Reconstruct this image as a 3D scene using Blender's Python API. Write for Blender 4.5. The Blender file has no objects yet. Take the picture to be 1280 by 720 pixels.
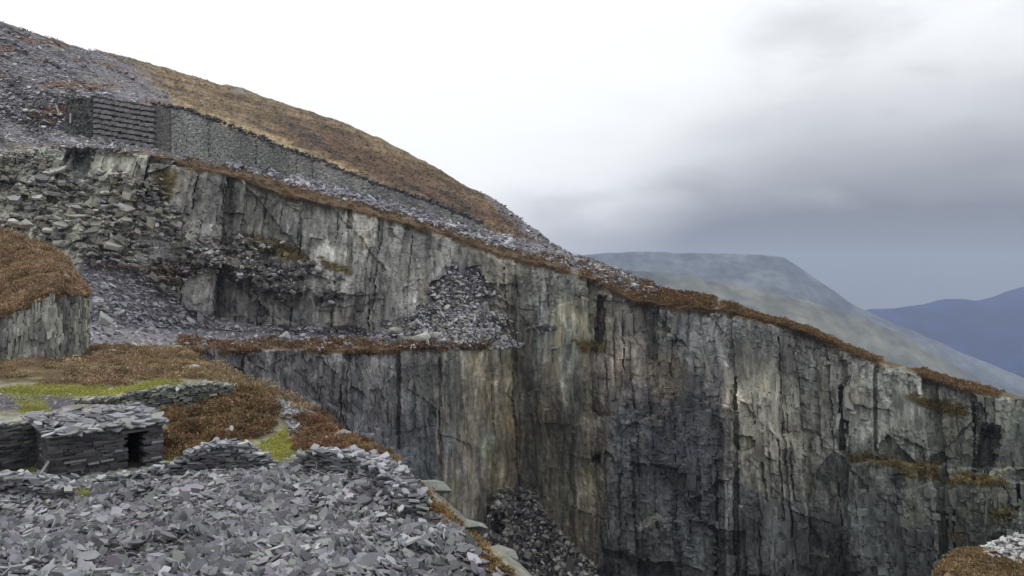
import bpy, bmesh, math
import numpy as np
from mathutils import Vector, Matrix

rng = np.random.default_rng(11)
F = 1004.0                                   # focal length in photograph pixels (1280 wide)
scene = bpy.context.scene
COL = scene.collection

# ------------------------------------------------------------------ helpers
def P(x, y, Y):
    x = np.asarray(x, float); y = np.asarray(y, float); Y = np.asarray(Y, float)
    return np.stack(np.broadcast_arrays((x - 640) * Y / F, Y, (360 - y) * Y / F), -1)

def lin(r, g, b):
    c = np.array([r, g, b], float) / 255
    return np.where(c <= .04045, c / 12.92, ((c + .055) / 1.055) ** 2.4)

def ip(x, pts):
    p = np.array(pts, float)
    return np.interp(x, p[:, 0], p[:, 1])

def sstep(a, b, x):
    t = np.clip((x - a) / (b - a), 0, 1)
    return t * t * (3 - 2 * t)

def h2(ix, iy, seed):
    n = (ix.astype(np.int64) * 374761393 + iy.astype(np.int64) * 668265263 + seed * 974126177) & 0xffffffff
    n = ((n ^ (n >> 13)) * 1274126177) & 0xffffffff
    n = ((n ^ (n >> 15)) * 2246822519) & 0xffffffff
    n ^= n >> 16
    return (n & 0xffffff) / float(0xffffff)

def vnoise(x, y, seed):
    ix = np.floor(x); iy = np.floor(y)
    fx = x - ix; fy = y - iy
    fx = fx * fx * (3 - 2 * fx); fy = fy * fy * (3 - 2 * fy)
    a = h2(ix, iy, seed); b = h2(ix + 1, iy, seed); c = h2(ix, iy + 1, seed); d = h2(ix + 1, iy + 1, seed)
    return (a + (b - a) * fx) * (1 - fy) + (c + (d - c) * fx) * fy

def fbm(x, y, octs, seed, gain=.5):
    s = np.zeros(np.shape(x)); a = 1; t = 0
    for k in range(octs):
        s = s + a * (vnoise(x * 2 ** k + 17.3 * k, y * 2 ** k - 9.1 * k, seed + k) * 2 - 1)
        t += a; a *= gain
    return s / t

def cells(x, y, seed, cheb=.8):
    ix = np.floor(x); iy = np.floor(y)
    f1 = np.full(np.shape(x), 9.); f2 = f1.copy()
    bi = ix.copy(); bj = iy.copy(); bx = np.zeros_like(f1); by = np.zeros_like(f1)
    for di in (-1, 0, 1):
        for dj in (-1, 0, 1):
            ci = ix + di; cj = iy + dj
            cx = ci + .5 + .8 * (h2(ci, cj, seed) - .5); cy = cj + .5 + .8 * (h2(ci, cj, seed + 1) - .5)
            dx = x - cx; dy = y - cy
            ax = np.abs(dx); ay = np.abs(dy)
            d = cheb * np.maximum(ax, ay) + (1 - cheb) * (ax + ay)
            m = d < f1
            f2 = np.where(m, f1, np.minimum(f2, d))
            f1 = np.where(m, d, f1)
            bi = np.where(m, ci, bi); bj = np.where(m, cj, bj); bx = np.where(m, dx, bx); by = np.where(m, dy, by)
    r = lambda k: h2(bi, bj, seed + 10 + k)
    return r, f1, f2, bx, by

def sdpoly(x, y, poly):
    """signed distance to a polygon, positive inside"""
    poly = np.array(poly, float)
    d = np.full(np.shape(x), 1e18); inside = np.zeros(np.shape(x), bool)
    for i in range(len(poly)):
        ax, ay = poly[i]; bx, by = poly[(i + 1) % len(poly)]
        ex, ey = bx - ax, by - ay
        t = np.clip(((x - ax) * ex + (y - ay) * ey) / (ex * ex + ey * ey + 1e-12), 0, 1)
        d = np.minimum(d, (x - ax - t * ex) ** 2 + (y - ay - t * ey) ** 2)
        c = ((ay > y) != (by > y))
        with np.errstate(divide='ignore', invalid='ignore'):
            xi = ax + (y - ay) / (by - ay if by != ay else 1e-9) * ex
        inside ^= c & (x < xi)
    d = np.sqrt(d)
    return np.where(inside, d, -d)

def pm(x, y, poly, soft=6):
    return sstep(-soft, soft, sdpoly(x, y, poly))

def mix(a, b, t):
    t = np.asarray(t)[..., None]
    return a * (1 - t) + b * t

def tag(o, label=None, cat=None, group=None, kind=None):
    if label: o['label'] = label
    if cat: o['category'] = cat
    if group: o['group'] = group
    o['kind'] = kind or 'thing'
    return o

def mesh_data(name, V, loops, starts, col=None, mat=None, smooth=False):
    V = np.asarray(V, np.float32).reshape(-1, 3)
    me = bpy.data.meshes.new(name)
    me.vertices.add(len(V)); me.vertices.foreach_set('co', V.ravel())
    me.loops.add(len(loops)); me.loops.foreach_set('vertex_index', np.asarray(loops, np.int32))
    me.polygons.add(len(starts)); me.polygons.foreach_set('loop_start', np.asarray(starts, np.int32))
    me.polygons.foreach_set('use_smooth', np.full(len(starts), smooth))
    me.update(calc_edges=True)
    if col is not None:
        at = me.color_attributes.new('Col', 'FLOAT_COLOR', 'POINT')
        c4 = np.ones((len(V), 4), np.float32); c4[:, :3] = np.clip(np.asarray(col).reshape(-1, 3), 0, 1)
        at.data.foreach_set('color', c4.ravel())
    if mat: me.materials.append(mat)
    return me

def link(name, me, parent=None, loc=None):
    o = bpy.data.objects.new(name, me); COL.objects.link(o)
    if parent: o.parent = parent
    if loc is not None: o.location = loc
    return o

def empty(name, loc):
    o = bpy.data.objects.new(name, None); COL.objects.link(o); o.location = loc; o.empty_display_size = .3
    return o

def grid_mesh(name, G, col, mat, smooth=False, keep=None):
    """G: (rows, cols, 3)"""
    r, c = G.shape[:2]
    idx = np.arange(r * c).reshape(r, c)
    q = np.stack([idx[:-1, :-1], idx[1:, :-1], idx[1:, 1:], idx[:-1, 1:]], -1).reshape(-1, 4)
    if keep is not None:
        q = q[keep.reshape(-1)]
    return mesh_data(name, G.reshape(-1, 3), q.ravel(), np.arange(len(q)) * 4, col, mat, smooth)

class Bag:
    """collects pieces that become one mesh"""
    def __init__(s): s.V = []; s.L = []; s.S = []; s.C = []; s.nv = 0; s.nl = 0
    def add(s, V, L, S, C):
        s.V.append(np.asarray(V).reshape(-1, 3)); s.L.append(np.asarray(L).ravel() + s.nv)
        s.S.append(np.asarray(S).ravel() + s.nl); s.C.append(np.asarray(C).reshape(-1, 3))
        s.nv += len(s.V[-1]); s.nl += len(s.L[-1])
    def data(s, name, mat, smooth=False, org=(0, 0, 0)):
        return mesh_data(name, np.concatenate(s.V) - np.array(org), np.concatenate(s.L), np.concatenate(s.S), np.concatenate(s.C), mat, smooth)

def frame_of(nrm, yaw):
    n = nrm / np.linalg.norm(nrm, axis=-1, keepdims=True)
    ref = np.where(np.abs(n[:, 2:3]) < .9, np.array([[0, 0, 1.]]), np.array([[1., 0, 0]]))
    u = np.cross(ref, n); u /= np.linalg.norm(u, axis=-1, keepdims=True)
    v = np.cross(n, u)
    c = np.cos(yaw)[:, None]; s_ = np.sin(yaw)[:, None]
    return u * c + v * s_, v * c - u * s_, n

def plates(bag, pos, nrm, size, aspect, thick, col, yaw=None, angular=True):
    """flat angular slates: six-sided plates"""
    N = len(pos)
    if yaw is None: yaw = rng.uniform(0, 6.283, N)
    u, v, n = frame_of(nrm, yaw)
    a = np.sort((np.arange(6)[None] + rng.uniform(-.42, .42, (N, 6))) * math.pi / 3, 1)
    r = rng.uniform(.62, 1.1, (N, 6))
    # push towards parallelograms
    px = np.cos(a) * r; py = np.sin(a) * r
    px = np.sign(px) * np.abs(px) ** .75; py = np.sign(py) * np.abs(py) ** .75
    px = px + py * rng.uniform(-.45, .45, (N, 1))
    sx = (size * .5)[:, None]; sy = (size * aspect * .5)[:, None]; t = (thick * .5)[:, None]
    top = pos[:, None] + u[:, None] * (px * sx)[..., None] + v[:, None] * (py * sy)[..., None] + n[:, None] * (t * rng.uniform(.7, 1.3, (N, 6)))[..., None]
    k = rng.uniform(.9, 1.06, (N, 6))
    bot = pos[:, None] + u[:, None] * (px * k * sx)[..., None] + v[:, None] * (py * k * sy)[..., None] - n[:, None] * (t * rng.uniform(.7, 1.3, (N, 6)))[..., None]
    V = np.concatenate([top, bot], 1)
    base = np.arange(N)[:, None] * 12
    T = list(range(6)) + list(range(11, 5, -1))
    for i in range(6):
        j = (i + 1) % 6; T += [i + 6, j + 6, j, i]
    L = base + np.array(T)[None]
    S = np.arange(N)[:, None] * 36 + np.array([0, 6] + [12 + 4 * i for i in range(6)])[None]
    C = np.repeat(col[:, None], 12, 1) * rng.uniform(.88, 1.1, (N, 12, 1))
    bag.add(V, L, S, C)

BOXQ = np.array([[0, 1, 3, 2], [4, 6, 7, 5], [0, 4, 5, 1], [2, 3, 7, 6], [0, 2, 6, 4], [1, 5, 7, 3]])
def boxes(bag, cen, ax, ay, az, col, jit=.06):
    """jittered stone blocks; ax, ay, az are half vectors (N,3)"""
    N = len(cen); V = np.zeros((N, 8, 3)); k = 0
    for i in (-1, 1):
        for j in (-1, 1):
            for l in (-1, 1):
                f = 1 + rng.uniform(-jit, jit, (N, 3)) * np.array([1, 1.4, 2.2])
                V[:, k] = cen + ax * i * f[:, :1] + ay * j * f[:, 1:2] + az * l * f[:, 2:3]; k += 1
    L = np.arange(N)[:, None, None] * 8 + BOXQ[None]
    C = np.repeat(np.asarray(col)[:, None], 8, 1) * rng.uniform(.9, 1.08, (N, 8, 1))
    bag.add(V, L, np.arange(N * 6) * 4, C)

def sprigs(bag, cen, rad, K, length, width, palette, tint=None, flat=.75):
    """heather / grass clumps: K small leaf blades spread through each dome"""
    N = len(cen)
    d = rng.normal(0, 1, (N, K, 3)); d[..., 2] = np.abs(d[..., 2]) + .12
    d /= np.linalg.norm(d, axis=-1, keepdims=True)
    rr = rad[:, None] * rng.uniform(.55, 1.0, (N, K)) ** .6
    lump = 1 + .25 * np.sin(d[..., 0] * 5 + rng.uniform(0, 6, (N, 1))) * np.sin(d[..., 1] * 5 + rng.uniform(0, 6, (N, 1)))
    c = cen[:, None] + d * (rr * lump)[..., None] * np.array([1, 1, flat])
    o = d + rng.normal(0, .55, d.shape); o[..., 2] += .35
    o /= np.linalg.norm(o, axis=-1, keepdims=True)
    s_ = np.cross(o, rng.normal(0, 1, d.shape)); s_ /= np.linalg.norm(s_, axis=-1, keepdims=True) + 1e-9
    ln = (np.asarray(length)[:, None] * rng.uniform(.6, 1.4, (N, K)))[..., None]
    wd = (np.asarray(width)[:, None] * rng.uniform(.6, 1.3, (N, K)))[..., None]
    V = np.stack([c - s_ * wd - o * ln * .4, c + s_ * wd - o * ln * .4, c + o * ln * .6 + s_ * wd * .4], 2)
    pal = np.array(palette)
    ci = rng.integers(0, len(pal), (N, K))
    C = pal[ci] * rng.uniform(.65, 1.35, (N, K, 1))
    if tint is not None: C = C * tint[:, None]
    C = np.repeat(C[:, :, None], 3, 2)
    n = N * K
    bag.add(V, np.arange(n * 3), np.arange(n) * 3, C)

# ------------------------------------------------------------------ materials
def vmat(name, rough=.85, n1=(1, 1, 1), s1=3., a1=.25, n2=(1, 1, 1), s2=20., a2=.2, bump=.3, bdist=.05, spec=.3, rnd=0.):
    m = bpy.data.materials.new(name); m.use_nodes = True
    nt = m.node_tree; N = nt.nodes; Lk = nt.links
    b = N['Principled BSDF']; b.inputs['Roughness'].default_value = rough
    b.inputs['Specular IOR Level'].default_value = spec
    at = N.new('ShaderNodeAttribute'); at.attribute_name = 'Col'
    tc = N.new('ShaderNodeTexCoord')
    out = at.outputs['Color']; heights = []
    for vec, sc, am in ((n1, s1, a1), (n2, s2, a2)):
        mp = N.new('ShaderNodeMapping'); mp.inputs['Scale'].default_value = vec
        Lk.new(tc.outputs['Object'], mp.inputs['Vector'])
        no = N.new('ShaderNodeTexNoise'); no.inputs['Scale'].default_value = sc; no.inputs['Detail'].default_value = 5; no.inputs['Roughness'].default_value = .6
        Lk.new(mp.outputs['Vector'], no.inputs['Vector'])
        mr = N.new('ShaderNodeMapRange'); mr.inputs[1].default_value = .3; mr.inputs[2].default_value = .7
        mr.inputs[3].default_value = 1 - am; mr.inputs[4].default_value = 1 + am
        Lk.new(no.outputs['Fac'], mr.inputs[0])
        mu = N.new('ShaderNodeVectorMath'); mu.operation = 'SCALE'
        Lk.new(out, mu.inputs[0]); Lk.new(mr.outputs[0], mu.inputs['Scale']); out = mu.outputs[0]
        heights.append(no.outputs['Fac'])
    if rnd:
        oi = N.new('ShaderNodeObjectInfo'); mr = N.new('ShaderNodeMapRange'); mr.inputs[3].default_value = 1 - rnd; mr.inputs[4].default_value = 1 + rnd
        Lk.new(oi.outputs['Random'], mr.inputs[0])
        mu = N.new('ShaderNodeVectorMath'); mu.operation = 'SCALE'
        Lk.new(out, mu.inputs[0]); Lk.new(mr.outputs[0], mu.inputs['Scale']); out = mu.outputs[0]
    Lk.new(out, b.inputs['Base Color'])
    if bump:
        ad = N.new('ShaderNodeMath'); ad.operation = 'MULTIPLY_ADD'; ad.inputs[1].default_value = .5
        Lk.new(heights[1], ad.inputs[0]); Lk.new(heights[0], ad.inputs[2])
        bp = N.new('ShaderNodeBump'); bp.inputs['Strength'].default_value = bump; bp.inputs['Distance'].default_value = bdist
        Lk.new(ad.outputs[0], bp.inputs['Height']); Lk.new(bp.outputs[0], b.inputs['Normal'])
    return m

M_rock = vmat('cliff_rock', .8, (1, 1, .16), .9, .28, (1, 1, .3), 5., .22, .6, .25, .3)
M_hill = vmat('hill_ground', .95, (1, 1, 1), .35, .28, (1, 1, 1), 2.5, .3, .6, .4, .1)
M_slate = vmat('slate', .62, (1, 1, 1), 2.5, .12, (1, 1, 1), 30., .1, .25, .01, .4)
M_slab = vmat('slate_slab', .62, (1, 1, 1), 2.5, .12, (1, 1, 1), 30., .1, .25, .01, .4, .22)
M_wall = vmat('dry_stone', .8, (1, 1, 1), 3., .22, (1, 1, 1), 18., .2, .4, .02, .3)
M_ground = vmat('near_ground', .95, (1, 1, 1), 1.2, .25, (1, 1, 1), 12., .3, .6, .05, .15)
M_plant = vmat('heather', .9, (1, 1, 1), .5, .2, (1, 1, 1), 3., .12, 0, 0, .1)
M_bush = vmat('heather_bush', .9, (1, 1, 1), .9, .2, (1, 1, 1), 3., .12, 0, 0, .1, .25)
M_mtn = vmat('mountain', .95, (1, 1, 1), .006, .45, (1, 1, 1), .03, .35, .4, 10, .1)

# ------------------------------------------------------------------ far side of the quarry: hillside + cliff
xs = np.arange(-150, 1431, 1.35)
SKY = [(-150, 0), (-60, 12), (0, 27), (45, 41), (100, 60), (150, 69), (200, 82), (250, 97), (275, 107), (290, 107), (303, 109), (320, 117), (360, 130), (420, 150), (480, 175), (540, 207), (575, 228), (610, 244), (640, 265), (680, 296), (710, 316), (740, 325), (790, 345), (815, 359), (850, 368), (885, 371), (915, 382), (950, 394), (1000, 406), (1050, 429), (1100, 449), (1150, 462), (1200, 477), (1250, 489), (1280, 496), (1430, 532)]
RIM = [(-150, 180), (0, 190), (70, 182), (130, 184), (200, 198), (250, 209), (300, 221), (350, 241), (400, 252), (450, 264), (500, 277), (560, 292), (600, 309), (640, 323), (680, 330), (720, 342), (760, 358), (790, 374), (850, 385), (900, 386), (940, 396), (960, 400), (1000, 412), (1020, 420), (1050, 433), (1100, 454), (1150, 466), (1200, 484), (1250, 494), (1280, 500), (1430, 537)]
WTOP = [(-150, 95), (0, 112), (120, 120), (190, 132), (230, 138), (300, 165), (350, 185), (420, 212), (480, 235), (540, 255), (600, 280), (650, 300), (690, 318), (740, 333), (790, 353), (815, 365)]
WFOOT = [(-150, 140), (0, 150), (120, 172), (190, 184), (250, 197), (300, 204), (350, 213), (400, 224), (450, 238), (500, 253), (560, 272), (610, 293), (650, 306), (690, 322), (740, 340), (790, 362), (815, 369)]
YR = ip(xs, [(-150, 148), (0, 148), (100, 151), (200, 150), (400, 155), (560, 163), (640, 167), (700, 163), (800, 152), (900, 147), (910, 145), (1060, 146), (1280, 140), (1430, 138)])
ys = ip(xs, SKY) + 2.2 * fbm(xs / 14, xs * 0, 4, 3) ; yr = ip(xs, RIM) + 2.0 * fbm(xs / 9, xs * 0, 3, 4)
fl = sstep(700, 820, xs)
yw = np.where(xs < 815, ip(xs, WTOP), 0); yf = np.where(xs < 815, ip(xs, WFOOT), 0)
yw = np.where(xs < 815, yw, ys + (yr - ys) * .35); yf = np.where(xs < 815, yf, ys + (yr - ys) * .65)
YS = np.where(xs < 815, ip(xs, [(-150, 205), (0, 205), (100, 215), (150, 245), (200, 290), (300, 300), (600, 262), (700, 222), (760, 185), (815, 160)]), YR + 10)
YW = np.where(xs < 815, ip(xs, [(-150, 180), (100, 173), (190, 173), (300, 175), (600, 184), (700, 176), (815, 157)]), YR + 6)
YF = np.where(xs < 815, ip(xs, [(-150, 172), (100, 168), (190, 169), (300, 171), (600, 180), (700, 172), (815, 154)]), YR + 3)
lr = sstep(600, 700, xs)
yi = ip(xs, [(-150, 390), (60, 400), (130, 402), (200, 410), (300, 415), (450, 420), (560, 425), (640, 428)]); yi = np.where(xs < 640, yi, yr + 105 - 45 * sstep(640, 1280, xs))
YI = ip(xs, [(-150, 128), (100, 126), (200, 139), (300, 146), (400, 151), (560, 158), (640, 165.4)]); YI = np.where(xs < 640, YI, YR - 1.6)
yo = ip(xs, [(-150, 430), (60, 432), (130, 435), (250, 438), (400, 438), (560, 437), (640, 436)]); yo = np.where(xs < 640, yo, yi + 8)
YO = ip(xs, [(-150, 106), (100, 108), (200, 113), (250, 119), (400, 130), (560, 146), (600, 156), (650, 165.)]); YO = np.where(xs < 650, YO, YR - 1.75)
RP = [None, P(xs, ys, YS), P(xs, yw, YW), P(xs, yf, YF), P(xs, yr, YR), P(xs, yi, YI), P(xs, yo, YO), P(xs, 735, YO - 3)]
RP[0] = RP[1] + np.array([0, 150, -75])
p8 = RP[7].copy(); p8[:, 2] = -86; p8[:, 1] -= 4; RP.append(p8)
cnt = [5, 66, 30, 26, 165, 14, 255, 14]
rows = []; seg = []
for k, n in enumerate(cnt):
    t = np.linspace(0, 1, n, endpoint=False)
    for tt in t:
        rows.append(RP[k] * (1 - tt) + RP[k + 1] * tt); seg.append(k + tt)
rows.append(RP[8]); seg.append(8.)
G = np.array(rows); seg = np.array(seg)[:, None] + np.zeros((1, len(xs)))
GX = np.broadcast_to(xs[None], seg.shape); GY = 360 - G[..., 2] / G[..., 1] * F     # design coordinates of the sheet
X0, Z0 = G[..., 0], G[..., 2]
warp = 7 * fbm(GX / 24, GY / 24, 3, 21); wx = GX + warp; wy = GY + 6 * fbm(GX / 22, GY / 22, 3, 27)

# masks
POLY_TIP = [(-200, -60), (0, 10), (100, 50), (150, 66), (185, 95), (215, 124), (236, 140), (196, 192), (60, 188), (-200, 205)]
POLY_APRON = [(190, 186), (320, 203), (350, 214), (420, 228), (480, 240), (560, 272), (610, 290), (640, 296), (680, 306), (700, 318), (760, 335), (820, 358), (800, 366), (740, 345), (690, 328), (600, 302), (500, 268), (400, 243), (300, 213), (240, 203)]
POLY_RIDGE = [(575, 222), (640, 255), (690, 298), (740, 318), (830, 358), (815, 372), (740, 345), (690, 318), (664, 296), (625, 262)]
POLY_GULLY = [(105, 318), (135, 318), (170, 340), (215, 372), (250, 396), (310, 408), (420, 412), (560, 418), (560, 432), (300, 432), (100, 440), (100, 360)]
POLY_LEFT = [(-200, 195), (60, 190), (110, 215), (200, 225), (225, 265), (250, 300), (320, 330), (300, 350), (240, 345), (215, 372), (170, 340), (120, 330), (60, 300), (-200, 300)]
POLY_LEDGE = [(232, 296), (290, 290), (345, 303), (400, 325), (438, 345), (440, 366), (415, 380), (350, 376), (300, 352), (250, 332)]
CONE = (575, 336, 434)
hcone = np.clip((GY - CONE[1]) / (CONE[2] - CONE[1]), 0, 1.0)
half = np.where(GX < CONE[0], 20 + 74 * hcone ** 1.3, 26 + 36 * hcone) * (1 + .55 * fbm(GX / 15, GY / 11, 4, 281))
econe = np.abs(GX + 5 * fbm(GX / 10, GY / 10, 2, 5) - CONE[0]) / half
m_cone = ((GY > CONE[1] - 2 + 4 * fbm(GX / 12, GX * 0, 2, 6)) & (GY < CONE[2] + 1) & (econe < 1)).astype(float)
m_tip = pm(wx + 14 * fbm(GX / 22, GY / 12, 4, 291), wy + 8 * fbm(GX / 20, GY / 10, 4, 293), POLY_TIP, 9) * (seg < 4.2); m_apron = pm(GX, GY, POLY_APRON, 3) * (seg < 4); m_ridge = pm(wx, wy, POLY_RIDGE, 6) * (seg < 4)
m_gully = pm(wx, wy, POLY_GULLY, 5) * (seg >= 4); m_left = pm(wx, wy, POLY_LEFT, 10) * (seg >= 4) * (.25 + .75 * sstep(-.25, .1, fbm(GX / 34, GY / 20, 4, 275))); m_ledge = sstep(-.28, .02, fbm(GX / 26, GY / 16, 4, 277)) * pm(wx + 6 * fbm(GX / 14, GY / 14, 3, 279), wy, POLY_LEDGE, 8) * (seg >= 4)
m_foot = ((GY > 612 + 4 * fbm(GX / 9, GX * 0, 2, 8)) & (np.abs(GX - 642 - (GY - 612) * .2) < 20 + (GY - 612) * .62 + 8 * fbm(GX * 0, GY / 9, 3, 309))).astype(float) * (seg >= 6)
m_scree = np.clip(np.maximum.reduce([m_tip, m_apron, m_ridge, m_gully, m_cone, m_left * .6]), 0, 1)
FR = [(180, 3), (230, 5), (260, 9), (350, 14), (450, 12), (520, 10), (600, 10), (680, 13), (740, 22), (800, 26), (850, 22), (900, 14), (940, 4), (980, 5), (1000, 7), (1020, 9), (1050, 4), (1100, 6), (1180, 8), (1230, 5), (1280, 4), (1430, 4)]
fr = ip(xs, FR)[None]
frn = fbm(GX / 30, GX * 0 + 7, 4, 19)
m_fr = sstep(-.25, .05, frn + .5 * sstep(1010, 930, GX) * sstep(180, 300, GX)) * sstep(-3, 2, GY - (yr[None] - fr) + 3 * fbm(GX / 12, GY / 12, 3, 9)) * sstep(8, 1, GY - yr[None] - 5 * np.maximum(0, fbm(GX / 7, GX * 0 + 3, 3, 12))) * (GX > 195)
bench_h = (pm(wx, wy, [(215, 424), (300, 426), (420, 425), (560, 428), (610, 432), (600, 440), (400, 440), (220, 440)], 2) * (seg >= 5) * (seg < 6.04))
patch_h = np.maximum.reduce([pm(wx, wy, p, 3) for p in ([(1130, 492), (1165, 500), (1208, 505), (1210, 518), (1180, 516), (1150, 508)], [(1062, 570), (1110, 572), (1170, 580), (1178, 600), (1140, 600), (1120, 584), (1064, 577)], [(1180, 594), (1250, 594), (1262, 606), (1190, 606)], [(716, 424), (756, 430), (756, 441), (728, 441)], [(300, 292), (345, 303), (390, 320), (385, 330), (330, 316)], [(400, 318), (440, 335), (440, 345), (405, 332)], [(195, 215), (222, 215), (216, 250), (205, 250)], [(1232, 640), (1262, 636), (1270, 645), (1240, 650)], [(1176, 664), (1198, 668), (1204, 676), (1186, 674)])]) * (seg >= 4)
m_rock = np.clip(1 - np.maximum.reduce([m_scree, m_fr, bench_h]), 0, 1) * (seg >= 3.9)

# displacement towards the viewer's side of the quarry (world metres)
xw = X0 + 1.2 * fbm(X0 / 6, Z0 / 6, 3, 31); zw = Z0 + 2.0 * fbm(X0 / 7, Z0 / 9, 3, 33)
out = np.zeros_like(X0)
blocky = .75 + .5 * sstep(730, 800, GX) + .4 * sstep(520, 440, GX); slick = sstep(500, 560, GX) * sstep(760, 720, GX) * sstep(370, 430, GY)
blocky = blocky * (1 - .5 * slick)
def bricks(x, z, w, h, seed, slant=.25):
    """jointed rock: columns of uneven width, each broken at its own heights"""
    u = x / w + .42 * (vnoise(x / w * .8, x * 0, seed + 1) * 2 - 1); c_ = np.floor(u); fu = u - c_
    hz_ = h * (.5 + 1.1 * h2(c_, c_ * 0, seed + 2)); v = z / hz_ + 9 * h2(c_, c_ * 0 + 1, seed + 3) + (fu - .5) * slant * (h2(c_, c_ * 0, seed + 4) - .3) + .3 * (vnoise(z / hz_ * .9, c_, seed + 5) - .5)
    r_ = np.floor(v); fv = v - r_
    return (lambda k: h2(c_, r_, seed + 10 + k)), (lambda k: h2(c_, c_ * 0 + 5, seed + 30 + k)), fu, fv, np.minimum(fu, 1 - fu) * w, np.minimum(fv, 1 - fv) * hz_
xj = X0 + .9 * fbm(Z0 / 13, X0 / 30, 3, 35) + .12 * Z0 * (fbm(X0 / 40, X0 * 0, 2, 36)) + .3 * fbm(X0 / 1.6, Z0 / 1.6, 3, 38); zj = Z0 + .8 * fbm(X0 / 5, Z0 / 8, 3, 37) + .5 * fbm(X0 / 1.6, Z0 / 1.6, 3, 39)
hires = np.zeros_like(X0); crack = np.zeros_like(X0)
for w_, h_, amp, tx, tz, sd in ((14, 36, 3.0, .34, .06, 41), (5.5, 15, 1.3, .55, .09, 47), (2.2, 5.6, .36, .5, .13, 53), (.8, 2.0, .13, .45, .2, 59)):
    r, rc, fu, fv, eu, ev = bricks(xj, zj, w_, h_, sd)
    hires += ((r(0) * .6 + rc(0) * .4) - .5) * 2 * amp + (fu - .5) * w_ * (rc(1) * .5 + r(1) * .5 - .5) * 2 * tx + (fv - .5) * h_ * (r(2) - .6) * tz
    if w_ < 9 and w_ > 1:
        cr = sstep(.22, .05, eu) * (rc(2) > .68) * np.clip(vnoise(zj / 6, xj / 8, sd + 70) * 2.4 - .8, 0, 1)
        hires -= cr * w_ * .3; crack = np.maximum(crack, cr)
        crack = np.maximum(crack, .7 * sstep(.2, .04, ev) * (r(3) > .8))
        hires -= sstep(.2, .04, ev) * (r(3) > .8) * .2
    if sd == 47: cell_tone = r(5)
    if sd == 53: cell_tone2 = r(6)
r, rc, fu, fv, eu, ev = bricks(xj * .75 + zj * .66, zj * .75 - xj * .66, 9, 21, 65); hires += (r(0) - .5) * 1.6 + (fu - .5) * 9 * (r(1) - .5) * .34
rib = (vnoise(xw / .9, zw / 14, 61) - .5) * .9 + (vnoise(xw / .42, zw / 6, 62) - .5) * .5
rg = fbm(X0 / .9, Z0 / .9, 3, 63)
# diagonal cleavage facets low on the left face
diag = pm(wx, wy, [(290, 440), (500, 440), (480, 540), (440, 545), (380, 510)], 14)
r, f1, f2, bx, by = cells((xw * .8 + zw * .6) / 3.2, (zw * .8 - xw * .6) / 7, 71, .9)
dg = (r(0) - .5) * 1.6 + bx * (r(1) - .5) * 2.4
out += m_rock * (hires * blocky * (1 - .5 * diag) + dg * diag + rib * (.3 + .9 * slick) + rg * .3)
# broken, tumbled ground
r, f1, f2, bx, by = cells(xw / 2.4, zw / 1.5, 81, .6)
rough3 = (r(0) - .4) * 1.9 + by * 1.6
r, f1, f2, bx, by = cells(xw / 1.0, zw / .6, 83, .6)
rough1 = (r(0) - .4) * .8 + by * .8
out += np.clip(m_left + m_ledge, 0, 1) * (rough3 * 1.15 + rough1) + m_tip * (rough1 * .7 + rough3 * .35) + (m_apron + m_gully + m_ridge * .6) * rough1 * .35
out += m_cone * 8.0 * hcone * (1 - np.clip(econe, 0, 1) ** 2) + m_cone * rough1
mled = m_ledge * sstep(285, 362, GY - .28 * (GX - 330))
out += mled * (2.4 + 1.5 * fbm(GX / 14, GY / 14, 3, 273))
out += m_foot * np.clip((GY - 612) / 110, 0, 1.3) * 13 + m_foot * (rough3 * .9 + rough1)
def slot(x0, x1, y0, y1, dep, soft=1.2, lean=0.):
    wd_ = x1 - x0; cx = GX - lean * (GY - y0) + (1.0 + .22 * wd_) * fbm(GY / 7, GX / 9, 4, int(x0), .65); gyy = GY + (2 + .35 * wd_) * fbm(GX / 6, GY / 20, 3, int(x0) + 1, .65)
    return dep * sstep(x0 - soft, x0 + soft, cx) * sstep(x1 + soft, x1 - soft, cx) * sstep(y0 - 3 - soft, y0 + 3 + soft, gyy) * sstep(y1 + 3, y1 - 3, gyy)
slotm = np.zeros_like(X0)
for a in ((747, 757, 372, 428, 5, 1, -.06), (1048, 1055, 484, 560, 4.5, .8, .02), (1056, 1061, 520, 545, 3.5, .8, 0), (1226, 1250, 536, 592, 6, 5, -.16), (740, 750, 568, 577, 4.5, 1.5, 0), (612, 630, 646, 668, 6, 3, 0), (917, 923, 470, 720, 2.0, 1, 0), (1092, 1096, 440, 565, 1.6, 1, 0), (893, 897, 560, 720, 2.0, 1, 0), (773, 777, 590, 720, 1.2, 1, 0), (434, 440, 262, 330, 1.6, 1, 0), (496, 500, 440, 560, 1.4, 1, 0), (548, 552, 450, 580, 1.3, 1, 0), (1216, 1219, 500, 600, 1.4, .8, 0), (92, 112, 188, 214, 2.5, 1.5, 0), (1268, 1275, 605, 640, 3, 1, 0), (640, 646, 350, 470, 1.2, 2, 0)):
    q_ = slot(*a); out -= q_; slotm = np.maximum(slotm, q_ / a[4])
out += 2.4 * sstep(905, 908, GX) * sstep(915, 960, GY * 1.9) * sstep(1000, 935, GX) * sstep(440, 452, GY) * (seg >= 4)
out += 5.0 * sstep(575, 579, GY + .04 * (1065 - GX) + 7 * fbm(GX / 16, GX * 0, 4, 15)) * sstep(1058, 1064, GX) * (seg >= 4)
out += 2.5 * sstep(598, 602, GY + 7 * fbm(GX / 10, GX * 0, 4, 16)) * sstep(1182, 1187, GX) * (seg >= 4)
out += 0 * sstep(640, 648, GY + 6 * fbm(GX / 20, GX * 0, 2, 17)) * sstep(775, 782, GX) * sstep(1050, 1040, GX) * (seg >= 4)
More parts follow.
